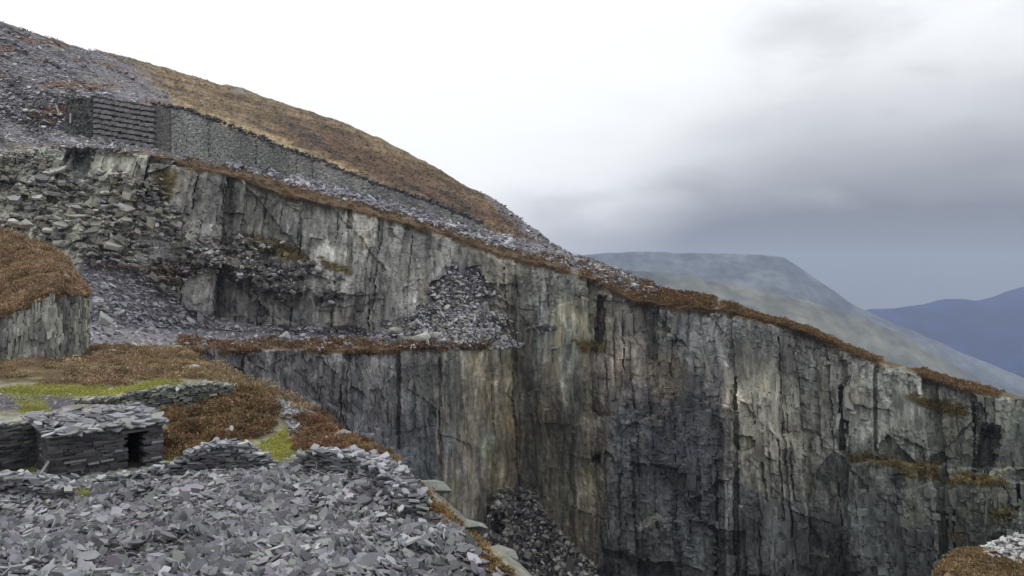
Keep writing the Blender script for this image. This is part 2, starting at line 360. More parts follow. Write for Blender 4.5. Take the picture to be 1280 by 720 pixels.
out += 1.6 * sstep(378, 384, GY + .2 * (GX - 700)) * sstep(694, 698, GX) * sstep(747, 744, GX) * sstep(440, 432, GY) * (seg >= 4)
out += 3. * sstep(408, 412, GY) * sstep(428, 414, GY) * sstep(660, 668, GX) * sstep(696, 688, GX)
# hillside relief
out += (seg < 4) * ((1 - m_scree) * (2.2 * fbm(X0 / 14, (Z0 + .3 * G[..., 1]) / 6, 4, 91) + .5 * fbm(X0 / 2.2, Z0 / 1.2, 3, 92)))
# the grassy gap behind the tip: the tip stands proud of the hill
edge_keep = sstep(0, 2, seg) * 0 + 1
out *= np.where((seg > .98) & (seg < 1.3), .35, 1.) * (seg > .5) * (seg < 7.9)
fade = 1 - .5 * sstep(760, 960, GY)
Yn = G[..., 1] - out * fade
Yn = np.where((seg >= 4) & (seg < 6), np.maximum(Yn, (YO + .2)[None]), Yn)
k = Yn / G[..., 1]
G2 = np.stack([G[..., 0] * k, Yn, np.where(seg < 7, G[..., 2] * k, G[..., 2])], -1)

# colours (albedo): seen colours of each region of rock, blended
KV = 1.75                                     # a vertical face under this sky shows about 1/KV of its albedo
blobs = [(120, 200, 118, 118, 104, 34), (103, 200, 84, 90, 96, 14), (250, 260, 100, 97, 92, 40), (330, 260, 114, 112, 105, 40), (420, 300, 116, 114, 107, 45), (520, 320, 110, 109, 104, 40), (540, 350, 108, 106, 102, 30),
         (300, 330, 92, 88, 84, 40), (230, 330, 86, 83, 80, 40), (420, 390, 90, 87, 86, 40), (250, 385, 88, 84, 84, 40), (300, 460, 80, 78, 82, 40), (400, 480, 74, 72, 76, 40), (470, 470, 92, 90, 92, 25), (480, 560, 74, 74, 80, 30), (520, 520, 76, 76, 82, 22), (515, 600, 66, 74, 78, 25), (545, 500, 98, 98, 92, 16), (570, 480, 104, 98, 88, 18), (592, 520, 104, 95, 82, 20), (606, 560, 84, 100, 98, 10), (580, 600, 92, 84, 76, 22),
         (610, 400, 112, 106, 92, 22), (640, 480, 88, 82, 70, 20), (625, 350, 106, 100, 86, 22), (670, 480, 86, 78, 64, 30), (690, 560, 84, 76, 60, 30), (660, 600, 76, 68, 56, 30), (700, 650, 86, 80, 62, 26), (735, 650, 74, 66, 58, 22), (690, 380, 96, 98, 96, 22), (660, 360, 92, 90, 84, 20), (715, 400, 128, 128, 114, 18), (720, 450, 104, 100, 88, 25), (740, 540, 80, 74, 66, 20),
         (770, 400, 122, 116, 104, 14), (790, 440, 108, 98, 86, 16), (775, 480, 112, 100, 88, 16), (830, 460, 112, 104, 92, 24), (840, 410, 90, 92, 94, 30), (880, 430, 88, 88, 88, 25), (850, 390, 84, 84, 86, 20), (800, 540, 76, 78, 82, 25), (850, 540, 72, 70, 78, 35), (830, 600, 66, 66, 72, 35), (780, 560, 76, 86, 84, 14), (800, 660, 64, 66, 66, 35), (870, 660, 62, 64, 66, 35),
         (940, 490, 118, 114, 104, 26), (960, 540, 112, 108, 98, 28), (930, 580, 100, 96, 92, 22), (990, 500, 108, 106, 98, 24), (1000, 580, 92, 92, 86, 26), (960, 430, 88, 88, 86, 26), (1010, 440, 96, 94, 88, 24), (1060, 470, 104, 104, 98, 26), (1090, 520, 106, 108, 102, 28), (1150, 490, 98, 100, 94, 26), (1200, 540, 88, 92, 84, 30), (1160, 560, 92, 98, 90, 25), (1260, 520, 98, 102, 92, 25), (1270, 580, 82, 84, 78, 25),
         (940, 650, 62, 66, 66, 35), (1010, 660, 60, 62, 60, 35), (1090, 640, 62, 66, 64, 35), (1150, 650, 64, 66, 62, 35), (1220, 640, 66, 70, 60, 30), (1030, 610, 78, 76, 72, 20), (1150, 620, 96, 96, 86, 10), (1140, 700, 54, 58, 58, 30), (1240, 700, 60, 62, 58, 30), (900, 720, 56, 58, 58, 40), (1020, 720, 54, 56, 55, 40)]
num = np.zeros(G.shape); den = np.zeros(X0.shape) + 1e-12
bxw = GX + 26 * fbm(GX / 9, GY / 70, 4, 101); byw = GY + 40 * fbm(GX / 10, GY / 40, 3, 103)
for bx_, by_, r_, g_, b_, sg in blobs:
    w = np.exp(-np.sqrt(((bxw - bx_) / sg) ** 2 + ((byw - by_) / (sg * 1.35)) ** 2) * 1.9)
    num += w[..., None] * lin(r_, g_, b_); den += w
rock = num / den[..., None] * KV * np.array([1.01, 1.0, .985]) * (1.12 - .08 * sstep(640, 760, GX) + .46 * sstep(500, 660, GY))[..., None]
rock = mix(rock, rock.mean(-1, keepdims=True) * np.array([1.0, 1., .99]), np.full(rock.shape[:2], .36))
for q_, cl3, wt in (([(907, 456), (940, 452), (965, 456), (985, 485), (1010, 530), (1020, 570), (1014, 618), (960, 626), (935, 610), (916, 560), (906, 500)], (112, 109, 99), .6), ([(772, 470), (800, 480), (850, 500), (900, 470), (905, 560), (880, 600), (780, 600), (768, 530)], (74, 72, 79), .42), ([(808, 440), (852, 438), (856, 470), (845, 500), (815, 500)], (112, 101, 86), .6), ([(690, 372), (745, 366), (742, 425), (716, 428), (698, 440), (690, 410)], (130, 129, 114), .6), ([(1090, 470), (1210, 500), (1215, 560), (1090, 560)], (104, 106, 98), .4)):
    rock = mix(rock, np.ones_like(rock) * lin(*cl3) * KV, wt * pm(GX + 5 * fbm(GX / 6, GY / 16, 4, 297), GY + 6 * fbm(GX / 10, GY / 10, 4, 299), q_, 5) * (seg >= 4))
st = fbm(xw / .55, zw / 22, 4, 111, .6); st2 = fbm(xw / 1.6, zw / 30, 3, 113, .6)
sa = .14 + .58 * slick + .22 * sstep(440, 520, GY) * sstep(600, 540, GX)
rock = rock * np.exp(sa * 1.2 * st + (.14 + .46 * slick) * st2)[..., None]
tw = np.clip(st2 * 1.4 + .1, 0, 1) * slick
rock = mix(rock, rock * np.array([1.03, 1.0, .85]), np.clip(tw * 1.5, 0, 1))
rock = mix(rock, rock * np.array([.82, 1.02, 1.06]), np.clip(-st2 * 1.6, 0, 1) * (.35 + .5 * slick))
pt = fbm(xj / 4.5, zj / 6.5, 4, 117, .6)
rock = rock * (.76 + .48 * cell_tone)[..., None] * (.84 + .32 * cell_tone2)[..., None] * np.exp(.75 * pt)[..., None] * (1 - .2 * crack * (1 - .6 * slick))[..., None]
fine = fbm(xj / .45, zj / 2.0, 3, 115, .75)
rock = rock * np.exp(.7 * fine)[..., None]
spl = sstep(.12, .2, fbm(xj / 1.3, zj / 3.4, 4, 116, .65)); spl2 = sstep(.14, .22, fbm(xj / 1.1 + 40, zj / 2.4, 4, 118, .65))
rock = rock * (1 - .38 * spl * (1 - .5 * slick))[..., None] * (1 + .22 * spl2 * sstep(560, 440, GY))[..., None]
lich = sstep(.02, .4, fbm(X0 / 3.0, Z0 / 3.6, 5, 121, .7)) * sstep(520, 420, GY - .18 * (GX - 400) * (GX > 700)) * (1 - .7 * slick)
rock = mix(rock, np.ones_like(rock) * lin(150, 149, 134) * 1.3, lich * .33)
pl = np.zeros_like(X0)  # ledge tops: the light they catch is painted pale into the rock colour
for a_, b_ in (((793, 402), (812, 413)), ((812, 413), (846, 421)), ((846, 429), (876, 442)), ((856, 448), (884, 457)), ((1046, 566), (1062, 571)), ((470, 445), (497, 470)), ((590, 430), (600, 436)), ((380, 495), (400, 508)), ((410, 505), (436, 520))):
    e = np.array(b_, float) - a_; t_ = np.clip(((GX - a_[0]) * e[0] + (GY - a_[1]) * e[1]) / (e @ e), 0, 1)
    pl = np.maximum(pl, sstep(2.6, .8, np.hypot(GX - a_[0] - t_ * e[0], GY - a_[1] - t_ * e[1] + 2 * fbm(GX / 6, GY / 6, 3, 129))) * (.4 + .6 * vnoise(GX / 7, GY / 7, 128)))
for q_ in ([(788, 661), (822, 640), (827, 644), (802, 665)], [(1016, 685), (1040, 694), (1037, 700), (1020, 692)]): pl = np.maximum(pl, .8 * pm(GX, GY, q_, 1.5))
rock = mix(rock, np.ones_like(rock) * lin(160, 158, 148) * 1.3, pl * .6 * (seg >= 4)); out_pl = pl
rust = sstep(.25, .6, fbm(X0 / 3.5, Z0 / 9, 4, 127)) * .45
rock = mix(rock, rock * np.array([1.12, .98, .80]), rust)
moss = sstep(.35, .6, fbm(X0 / 2.5, Z0 / 4, 4, 131)) * .5 * sstep(460, 520, GY + 30 * (GX > 900))
rock = mix(rock, rock * np.array([.95, 1.08, .72]), moss)
gtone = np.exp(.35 * fbm(X0 / .8, Z0 / .6, 3, 141))[..., None]
scree = lin(118, 115, 121) * gtone * (1 - .25 * sstep(0, .5, fbm(X0 / 7, Z0 / 5, 3, 143)))[..., None]
scree = mix(scree, np.ones_like(scree) * lin(122, 118, 102) * gtone, np.clip(m_left * 1.0 + .4 * sstep(0, .4, fbm(X0 / 5, Z0 / 3, 3, 144)) * m_tip, 0, 1))
tst = fbm((GX * .88 + GY * .47) / 34, (-GX * .47 + GY * .88) / 5, 4, 295)
scree = mix(scree, scree * .42, np.clip(m_tip, 0, 1) * sstep(.0, .3, tst) * .9)
scree = mix(scree, np.ones_like(scree) * lin(98, 94, 88) * gtone, m_ledge * .9)
scree = mix(scree, np.ones_like(scree) * lin(108, 78, 50) * gtone, .75 * sstep(.1, .4, fbm(X0 / 8, Z0 / 3, 4, 147)) * np.clip(m_tip + m_left, 0, 1))
th = (GY - ys[None]) / np.maximum(yw - ys, 2)[None]
n1 = fbm(X0 / 22, (Z0 + .2 * G[..., 1]) / 5, 4, 151); n2 = fbm(X0 / 5, Z0 / 2, 4, 153)
g_hi = lin(132, 115, 91); g_lo = lin(104, 91, 72); g_red = lin(90, 70, 59); g_pale = lin(160, 144, 112); g_dk = lin(72, 64, 58)
al = GX * .88 + GY * .47; ac = -GX * .47 + GY * .88
gr = mix(np.ones_like(G) * g_hi, np.ones_like(G) * g_lo, sstep(-.3, .4, n1 + .5 * fbm(al / 40, ac / 9, 4, 155)))
redm = pm(wx, wy, [(330, 150), (420, 165), (500, 205), (570, 235), (640, 270), (685, 300), (600, 276), (540, 252), (470, 228), (400, 200)], 14)
gr = mix(gr, np.ones_like(G) * g_red, np.clip(redm * 1.1, 0, 1) * (.75 + .25 * n2))
gr = mix(gr, np.ones_like(G) * g_dk, sstep(.08, .4, fbm(al / 70, ac / 7, 5, 157)) * .85 * sstep(.05, .3, th))
gr = mix(gr, np.ones_like(G) * g_pale, sstep(9, 2, np.abs(yw[None] - 7 - GY)) * sstep(.0, .4, n2 + .25) * (GX < 480) * .7)
gr = gr * np.exp(.35 * n2 + .6 * fbm(al / 3.2, ac / 2.2, 4, 159, .75) + .4 * fbm(al / 14, ac / 7, 3, 160))[..., None] * .9
gr = mix(gr, np.ones_like(G) * lin(128, 126, 120), sstep(7, 2, np.hypot((GX - 300) / 1.9, GY - 113)) * .7)
hea = lin(94, 78, 60) * np.exp(.4 * fbm(X0 / 1.5, Z0 / .8, 3, 161))[..., None]
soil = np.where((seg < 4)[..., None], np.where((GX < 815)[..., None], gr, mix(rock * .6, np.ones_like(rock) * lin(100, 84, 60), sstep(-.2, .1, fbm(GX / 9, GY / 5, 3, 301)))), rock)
c = mix(soil, scree, np.clip(np.maximum(m_scree, m_ledge * .8), 0, 1))
c = mix(c, rock * 1.0, m_foot * .0)
c = mix(c, np.ones_like(c) * lin(92, 90, 90) * gtone * 1.2, m_foot * .8)
c = mix(c, hea, np.clip(m_fr + bench_h, 0, 1))
c = mix(c, np.ones_like(c) * lin(104, 92, 52) * gtone, np.clip(patch_h, 0, 1) * .85)
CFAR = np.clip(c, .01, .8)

ir = int(np.searchsorted(seg[:, 0], 4.0 - 1e-6))
hill_o = link('hill', grid_mesh('hill', G2[:ir + 1], CFAR[:ir + 1], M_hill))
tag(hill_o, 'steep hillside of brown grass, heather and grey slate tips above the cliff', 'hillside', kind='structure')

# surface normals of the far sheet for what lies on it
def gnorm(Gr):
    a = np.gradient(Gr, axis=0); b = np.gradient(Gr, axis=1)
    n = np.cross(b, a); n /= np.linalg.norm(n, axis=-1, keepdims=True) + 1e-9
    n = np.where((n[..., 1:2] > .3), -n, n)
    return n
# smooth version (before block noise) gives a steady lie of the ground
NF = gnorm(G)

def pick(mask, n):
    w = np.clip(mask, 0, None).ravel(); cs = np.cumsum(w)
    return np.searchsorted(cs, rng.uniform(0, cs[-1], n)).clip(0, len(w) - 1)

cb = Bag(); sh = G2[ir:].shape; ix = np.arange(sh[0] * sh[1]).reshape(sh[:2])
q = np.stack([ix[:-1, :-1], ix[1:, :-1], ix[1:, 1:], ix[:-1, 1:]], -1).reshape(-1, 4)
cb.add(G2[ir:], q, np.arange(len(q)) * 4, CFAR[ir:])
def cliff_blocks(mask, n, w, ratio, th, lean=.06, yaw=.25, tone=.2, roll=0., jit=.11):
    """jointed slabs and splinters of rock standing proud of the face"""
    i = pick(mask * (GX > -80) * (GX < 1360) * (GY < 760) * (seg > 4.02), n)
    pos = G2.reshape(-1, 3)[i] + rng.normal(0, .08, (n, 3)); nr = NF.reshape(-1, 3)[i] * np.array([1, 1, .45]) + rng.normal(0, yaw, (n, 3)) * np.array([1, .1, .35]); nr /= np.linalg.norm(nr, axis=1, keepdims=True)
    t = np.cross(np.array([[0, 0, 1.]]), nr); t /= np.linalg.norm(t, axis=1, keepdims=True); up = np.cross(nr, t)
    a = (roll + rng.normal(0, lean, n))[:, None]; t, up = t * np.cos(a) + up * np.sin(a), up * np.cos(a) - t * np.sin(a)
    lg = lambda p: p[0] * (p[1] / p[0]) ** rng.uniform(0, 1, n)
    W = lg(w)[:, None]; H = W * lg(ratio)[:, None]; T = lg(th)[:, None]
    cc = CFAR.reshape(-1, 3)[i] * np.exp(rng.normal(-.04, tone, (n, 1))) * np.exp(rng.normal(0, .05, (n, 3)))
    boxes(cb, pos + nr * T * .12, t * W / 2, nr * T / 2, up * H / 2, cc, jit)
NC = len(xs); YT = np.arange(60, 1000)
LUT = np.stack([np.searchsorted(np.maximum.accumulate(GY[ir:, c_]), YT) for c_ in range(NC)], 1).clip(0, GY.shape[0] - ir - 1) + ir
def rock_tone(V):
    """the face's own colour at each point, so that stains run on across the blocks"""
    c_ = np.round((640 + V[..., 0] / V[..., 1] * F - xs[0]) / (xs[1] - xs[0])).astype(int).clip(0, NC - 1)
    y_ = np.round(360 - V[..., 2] / V[..., 1] * F - 60).astype(int).clip(0, len(YT) - 1)
    return CFAR[LUT[y_, c_], c_]
def cliff_flakes(mask, n, size, asp, th, yaw=.18):
    i = pick(mask * (GX > -80) * (GX < 1360) * (GY < 760) * (seg > 4.02), n)
    nr = NF.reshape(-1, 3)[i] * np.array([1, 1, .45]) + rng.normal(0, yaw, (n, 3)) * np.array([1, .1, .4])
    sz = size[0] * (size[1] / size[0]) ** rng.uniform(0, 1, n)
    # the plate's long side stands upright
    u, v, nn_ = frame_of(nr, np.zeros(n)); ang = np.arctan2(v[:, 2], u[:, 2]) + rng.normal(0, .22, n)
    k0 = len(cb.V); plates(cb, G2.reshape(-1, 3)[i], nr, sz, rng.uniform(*asp, n), sz * rng.uniform(*th, n), np.ones((n, 3)), ang)
    cb.C[-1] = rock_tone(cb.V[-1]) * np.exp(rng.normal(0, .05, (len(cb.V[-1]), 1)))
def blocks(*a, **k_):
    cliff_blocks(*a, **k_); cb.C[-1] = rock_tone(cb.V[-1]) * np.exp(np.repeat(rng.normal(0, .06, (len(cb.V[-1]) // 8, 1)), 8, 0))
lf = 1 - pm(GX, GY, POLY_LEFT, 12)
ldg = 1 - np.clip((np.abs(GY - 580) < 11) * (GX > 1056) + (np.abs(GY - 602) < 10) * (GX > 1178), 0, 1)
mr = ldg * m_rock * (1 - np.clip(patch_h, 0, 1)) * (GY > yr[None] + 14) * (slotm < .3) * lf; slk = slick; cl_ = .05 + 1.6 * sstep(.0, .3, fbm(GX / 34, GY / 44, 4, 285))
blocks(mr * (1 - .85 * slk) * cl_, 420, (.5, 1.6), (1.2, 4.), (.15, .5), .06, .14, .1, 0., .2)
blocks(mr * (1 - .7 * slk) * cl_, 3200, (.15, .6), (.8, 4), (.08, .3), .1, .25, .1, 0., .2)
cliff_flakes(mr * (1 - .8 * slk) * cl_, 900, (.9, 3.2), (.25, .6), (.05, .12))
cliff_flakes(mr * (1 - .7 * slk) * (.4 + cl_), 7000, (.25, 1.0), (.25, .7), (.08, .25), .26)
blocks(mr * slk, 1500, (.1, .3), (4, 14), (.04, .14), .03, .2)
cliff_flakes(mr * slk, 1500, (.3, 1.4), (.15, .4), (.05, .15))
dk_ = pm(GX, GY, [(765, 490), (905, 500), (905, 740), (770, 740)], 12)
blocks(mr * dk_, 650, (.3, 1.6), (.2, .8), (.2, .7), .1, .22, .1, 0., .2); cliff_flakes(mr * dk_, 700, (.4, 1.6), (.4, .8), (.1, .3), .3)
lw_ = pm(GX, GY, [(1060, 590), (1290, 600), (1290, 740), (1000, 740)], 12)
blocks(mr * lw_, 450, (.3, 1.8), (.25, 1.2), (.2, .8), .08, .25, .1, 0., .2); cliff_flakes(mr * lw_, 600, (.4, 1.8), (.4, .8), (.1, .3), .3)
mr = m_rock * (GY > yr[None] + 6) * (slotm < .3) * lf * ldg
rm_ = pm(GX, GY, [(640, 330), (900, 390), (1290, 500), (1290, 530), (900, 420), (640, 360)], 8)
blocks(mr * rm_, 300, (.3, 1.0), (.5, 1.2), (.2, .7), .12, .3, .1, 0., .2); cliff_flakes(mr * rm_, 500, (.3, .8), (.4, .8), (.15, .4), .3)
blocks(mr * sstep(640, 700, GX) * cl_, 500, (.3, 1.8), (.15, .5), (.2, .7), .12, .2, .1, 0., .2)
mr = mr * (GY > yr[None] + 14)
cliff_flakes(mr * diag, 700, (.5, 2.2), (.2, .5), (.1, .25), .3)
cliff_blocks(np.clip(m_left + m_ledge, 0, 1) * (GX > -60), 1200, (.3, 1.5), (.3, 1.0), (.3, .9), .25, .45, .2, -.3, .22)
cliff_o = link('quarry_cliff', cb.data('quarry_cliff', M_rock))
tag(cliff_o, 'tall sheer grey and brown slate quarry face streaked with stains', 'cliff', kind='structure')

def far_pieces(bag, mask, n, s0, s1, cols, tilt, bright=(.7, 1.3), thick=(.08, .22), lift=.1):
    i = pick(mask * (GX > -60) * (GX < 1340) * (GY < 760), n)
    pos = G2.reshape(-1, 3)[i] + rng.normal(0, .12, (n, 3)); nr = NF.reshape(-1, 3)[i]
    nr = nr * .5 + np.array([.28, 0, .8]) + rng.normal(0, tilt, (n, 3)); nr[:, 2] = np.abs(nr[:, 2]) + .05
    size = s0 * (s1 / s0) ** rng.uniform(0, 1, n) ** 1.6
    pos = pos + np.array([0, -1, .5]) * (lift + size * .12)[:, None]
    pal = np.array(cols); cc = np.minimum(pal[rng.integers(0, len(pal), n)] * rng.uniform(bright[0], bright[1], (n, 1)), .5)
    plates(bag, pos, nr, size, rng.uniform(.28, .75, n), size * rng.uniform(thick[0], thick[1], n), cc, rng.normal(0, .6, n))

LIL = [lin(164, 161, 169), lin(146, 143, 150), lin(126, 124, 131), lin(154, 155, 158), lin(108, 107, 111), lin(176, 176, 180)]
GRN = [lin(130, 129, 122), lin(146, 145, 136), lin(113, 112, 108), lin(100, 98, 98), lin(158, 157, 146)]
DRK = [lin(86, 84, 86), lin(104, 100, 102), lin(72, 70, 74), lin(120, 118, 112), lin(132, 130, 124)]
b = Bag(); tipn = -tst * 1.6; far_pieces(b, m_tip * np.clip(.75 + 1.2 * tipn, .1, 2), 5200, .3, 1.0, LIL + GRN[2:4], .35, (.9, 2.0)); far_pieces(b, m_tip, 500, .7, 1.9, LIL, .35, (.8, 1.7)); far_pieces(b, m_tip * np.clip(-tipn, 0, 1), 900, .5, 1.8, DRK + GRN, .4)
tag(link('slate_rubble', b.data('slate_rubble', M_slate)), 'lilac grey slate waste strewn over the upper left hillside tip', 'rubble', kind='stuff')
b = Bag(); far_pieces(b, m_apron, 2000, .4, 1.2, LIL, .45); far_pieces(b, m_apron * (GX > 285) * (GX < 640), 700, .8, 2.0, LIL + DRK[:1], .5, (.7, 1.5), (.15, .4)); far_pieces(b, m_ridge, 1300, .5, 1.9, LIL + DRK, .35)
tag(link('slate_scree', b.data('slate_scree', M_slate)), 'band of slate scree under the long retaining wall and along the ridge', 'scree', kind='stuff')
b = Bag(); far_pieces(b, m_gully, 3000, .3, 1.5, LIL, .4); far_pieces(b, m_gully * (GX < 240) * (GY > 370), 120, 1.2, 2.2, LIL, .4)
tag(link('slate_scree', b.data('slate_scree', M_slate)), 'grey slate scree spilling down the gully onto the rock bench', 'scree', kind='stuff')
b = Bag(); far_pieces(b, m_left, 2600, .3, 1.4, GRN + LIL[:4] + DRK[3:], .4, (.6, 1.5), (.07, .22)); far_pieces(b, m_left * (GX > 20) * (GX < 160) * (GY > 215) * (GY < 320), 110, 1.5, 4.2, GRN, .3, (.8, 1.25), (.1, .2)); far_pieces(b, np.clip(m_ledge - .3, 0, 1), 800, .3, 1.8, DRK + GRN + LIL[:2], .5, (.7, 1.6), (.1, .3))
tag(link('rock_debris', b.data('rock_debris', M_slate)), 'broken greenish rock blocks tumbled over the left end of the quarry face', 'rock debris', kind='stuff')
b = Bag(); far_pieces(b, m_cone * (.4 + hcone), 2300, .35, 1.5, LIL[:4] + GRN[:2] + DRK[3:], .5, (1.1, 2.4)); far_pieces(b, m_cone * (hcone < .45), 260, .5, 1.8, DRK, .5); far_pieces(b, np.clip(1.25 - np.hypot((GX - 560) / 82, (GY - 418) / 40), 0, .5) * (seg >= 4) * (seg < 6) * (GY < 436), 500, .4, 1.4, LIL + GRN, .5, (.9, 1.8))
far_pieces(b, np.abs(GX - 677) / 20 + np.abs(GY - 411) / 6 < 1, 60, .8, 2., LIL[:2] + DRK, .4)
tag(link('slate_tip', b.data('slate_tip', M_slate)), 'cone of tipped slate waste standing on the bench against the cliff', 'slate tip', kind='stuff')
b = Bag(); far_pieces(b, m_foot, 1700, .35, 1.9, DRK + GRN[:3] + LIL[:1], .5, (.7, 1.5), thick=(.3, .6))
tag(link('rock_debris', b.data('rock_debris', M_slate)), 'dark boulder pile at the foot of the cliff beyond the near edge', 'rock debris', kind='stuff')

# heather along the rim, the bench and ledges
HEA = [lin(136, 104, 76), lin(122, 93, 68), lin(102, 79, 58), lin(130, 110, 78), lin(88, 70, 54)]
HEG = [lin(122, 112, 70), lin(104, 96, 60), lin(122, 96, 64)]
def far_heather(bag, mask, n, r0, r1, pal, K=46):
    i = pick(mask * (GX > -60) * (GX < 1380), n)
    pos = G2.reshape(-1, 3)[i] + rng.normal(0, .15, (n, 3)) + np.array([0, -.15, -.05])
    rad = rng.uniform(r0, r1, n)
    sprigs(bag, pos, rad, K, rad * .34, rad * .13, pal, rng.uniform(.7, 1.25, (n, 1)) * np.ones((1, 3)))
b = Bag(); far_heather(b, m_fr, 3400, .3, .8, HEA + HEG[:1]); far_heather(b, m_fr * (GX > 800) * (GX < 925) * (GY < yr[None] - 3), 360, .6, 1.2, HEA)
far_heather(b, bench_h, 420, .5, 1.1, HEA); far_heather(b, patch_h * (seg < 7), 420, .35, .9, HEG)
tag(link('heather', b.data('heather', M_plant)), 'rust brown heather fringing the rim of the cliff and its ledges', 'heather', kind='stuff')

b = Bag(); hm_ = (seg > 1.0) * (seg < 2.05) * (1 - np.clip(m_scree, 0, 1)) * (GX > 150) * (GX < 700)
i = pick(hm_, 5200); q = G2.reshape(-1, 3)[i]; rad = rng.uniform(.15, .5, 5200)
gc = np.clip(CFAR.reshape(-1, 3)[i] * np.array([1.05, 1., .9]), .02, .5)
sprigs(b, q, rad, 16, rad * .5, rad * .16, [np.array([1., 1, 1]), np.array([1.12, 1.08, 1.]), np.array([.92, .9, .9])], gc, .7)
tag(link('grass', b.data('grass', M_plant)), 'coarse brown grass and heather tufts on the upper hillside', 'grass', kind='stuff')

# ------------------------------------------------------------------ pit floor and far land
b = Bag()
b.add([(-7000, -7000, -560), (7000, -7000, -560), (7000, 7000, -560), (-7000, 7000, -560)], [0, 1, 2, 3], [0], np.ones((4, 1)) * lin(96, 94, 78)[None] * .8)
tag(link('ground', b.data('ground', M_hill)), 'low ground of the valley reaching to the horizon', 'ground', kind='structure')
gx, gy = np.meshgrid(np.linspace(-260, 260, 90), np.linspace(-120, 175, 60))
pz = -86 + 3.5 * fbm(gx / 30, gy / 30, 5, 171)
pf = np.stack([gx, gy, pz], -1)
tag(link('pit_floor', grid_mesh('pit_floor', pf, np.ones((60 * 90, 1)) * lin(96, 94, 96)[None] * np.exp(.4 * fbm(gx.ravel() / 4, gy.ravel() / 4, 3, 172))[:, None], M_hill)), 'rubbly floor of the slate pit far below the cliff', 'pit floor', kind='structure')

# ------------------------------------------------------------------ near terrain
CP = [(-300, 730, 17), (0, 722, 17), (200, 718, 17), (400, 716, 17), (600, 716, 17.6), (700, 722, 17.5), (-300, 650, 24), (0, 648, 24), (200, 652, 23.5), (400, 648, 23.5), (540, 640, 23.8), (120, 628, 26.5), (300, 622, 26), (440, 616, 26),
      (-300, 605, 31), (0, 603, 31), (112, 606, 31), (170, 604, 31), (215, 596, 31.5), (250, 589, 31.5), (285, 583, 32), (345, 586, 31.5), (400, 590, 30), (450, 590, 29.5), (500, 596, 28),
      (65, 597, 33), (30, 583, 35), (203, 581, 36), (-100, 575, 36), (20, 528, 38.5), (-100, 520, 39), (165, 514, 40), (60, 512, 42), (0, 510, 43), (100, 506, 44), (150, 507, 44), (190, 511, 43.5), (240, 506, 44.5), (280, 498, 46.5), (-200, 500, 46), (60, 492, 48), (150, 490, 48), (220, 484, 50),
      (230, 572, 37), (240, 540, 41), (300, 520, 44), (300, 572, 35), (340, 565, 36), (375, 553, 38), (420, 548, 38.5), (360, 512, 46), (330, 498, 50), (330, 481, 57), (260, 462, 62), (385, 513, 48), (440, 548, 39), (480, 575, 32), (490, 580, 31),
      (0, 476, 53), (120, 474, 54), (200, 470, 57), (0, 452, 64), (60, 450, 65), (120, 448, 66), (180, 446, 68), (240, 448, 68), (-200, 452, 64), (130, 436, 78), (180, 434, 84), (220, 438, 84), (100, 438, 90), (200, 436, 105), (100, 434, 110), (-150, 436, 100), (-150, 445, 75),
      (600, 690, 19.9), (640, 724, 17.4), (545, 633, 24)]
CP = np.array(CP, float)
def tps_xy(px, Y): return np.stack([px / 260, np.log(Y) * 3.0], -1)
_c = tps_xy(CP[:, 0], CP[:, 2]); _z = (360 - CP[:, 1]) * CP[:, 2] / F
def _U(r2): return r2 * np.log(r2 + 1e-12)
_K = _U(((_c[:, None] - _c[None]) ** 2).sum(-1)) + np.eye(len(_c)) * .01
_A = np.block([[_K, np.c_[np.ones(len(_c)), _c]], [np.c_[np.ones(len(_c)), _c].T, np.zeros((3, 3))]])
_w = np.linalg.solve(_A, np.r_[_z, 0, 0, 0])
def ground0(X, Y):
    sh = np.shape(X); X = np.ravel(X).astype(float); Y = np.ravel(Y).astype(float)
    Yc = np.clip(Y, 15, 112); q = tps_xy(np.clip(640 + X / Yc * F, -320, 720), Yc); z = np.zeros(len(X))
    for a in range(0, len(X), 20000):
        d2 = ((q[a:a + 20000, None] - _c[None]) ** 2).sum(-1)
        z[a:a + 20000] = _U(d2) @ _w[:-3] + _w[-3] + q[a:a + 20000] @ _w[-2:]
    return z.reshape(sh)
EDGE = np.array([(228, 437, 125), (226, 440, 90), (243, 447, 68), (330, 480, 57), (385, 512, 48), (440, 547, 39), (490, 579, 31), (545, 632, 24), (600, 688, 20), (650, 728, 17.2)], float)
EDX = np.concatenate([np.stack([(EDGE[:, 0] - 640) * EDGE[:, 2] / F, EDGE[:, 2]], -1), [(2.2, 13), (4, 8), (6, 0), (8, -14)]])
def edge_dist(X, Y):
    """distance beyond the terrace edge (positive over the pit)"""
    best = np.full(np.shape(X), 1e9); sg = np.zeros(np.shape(X))
    for a, b_ in zip(EDX[:-1], EDX[1:]):
        e = b_ - a; t = np.clip(((X - a[0]) * e[0] + (Y - a[1]) * e[1]) / (e @ e), 0, 1)
        d = np.hypot(X - a[0] - t * e[0], Y - a[1] - t * e[1]); cr = e[0] * (Y - a[1]) - e[1] * (X - a[0])
        m = d < best; best = np.where(m, d, best); sg = np.where(m, cr, sg)
    return np.where(sg > 0, best, -best)
_a, _b = P(63, 598, 33.), P(204, 583, 36.); HUT0 = _a[:2]; HUTU = (_b - _a)[:2] / np.hypot(*(_b - _a)[:2])
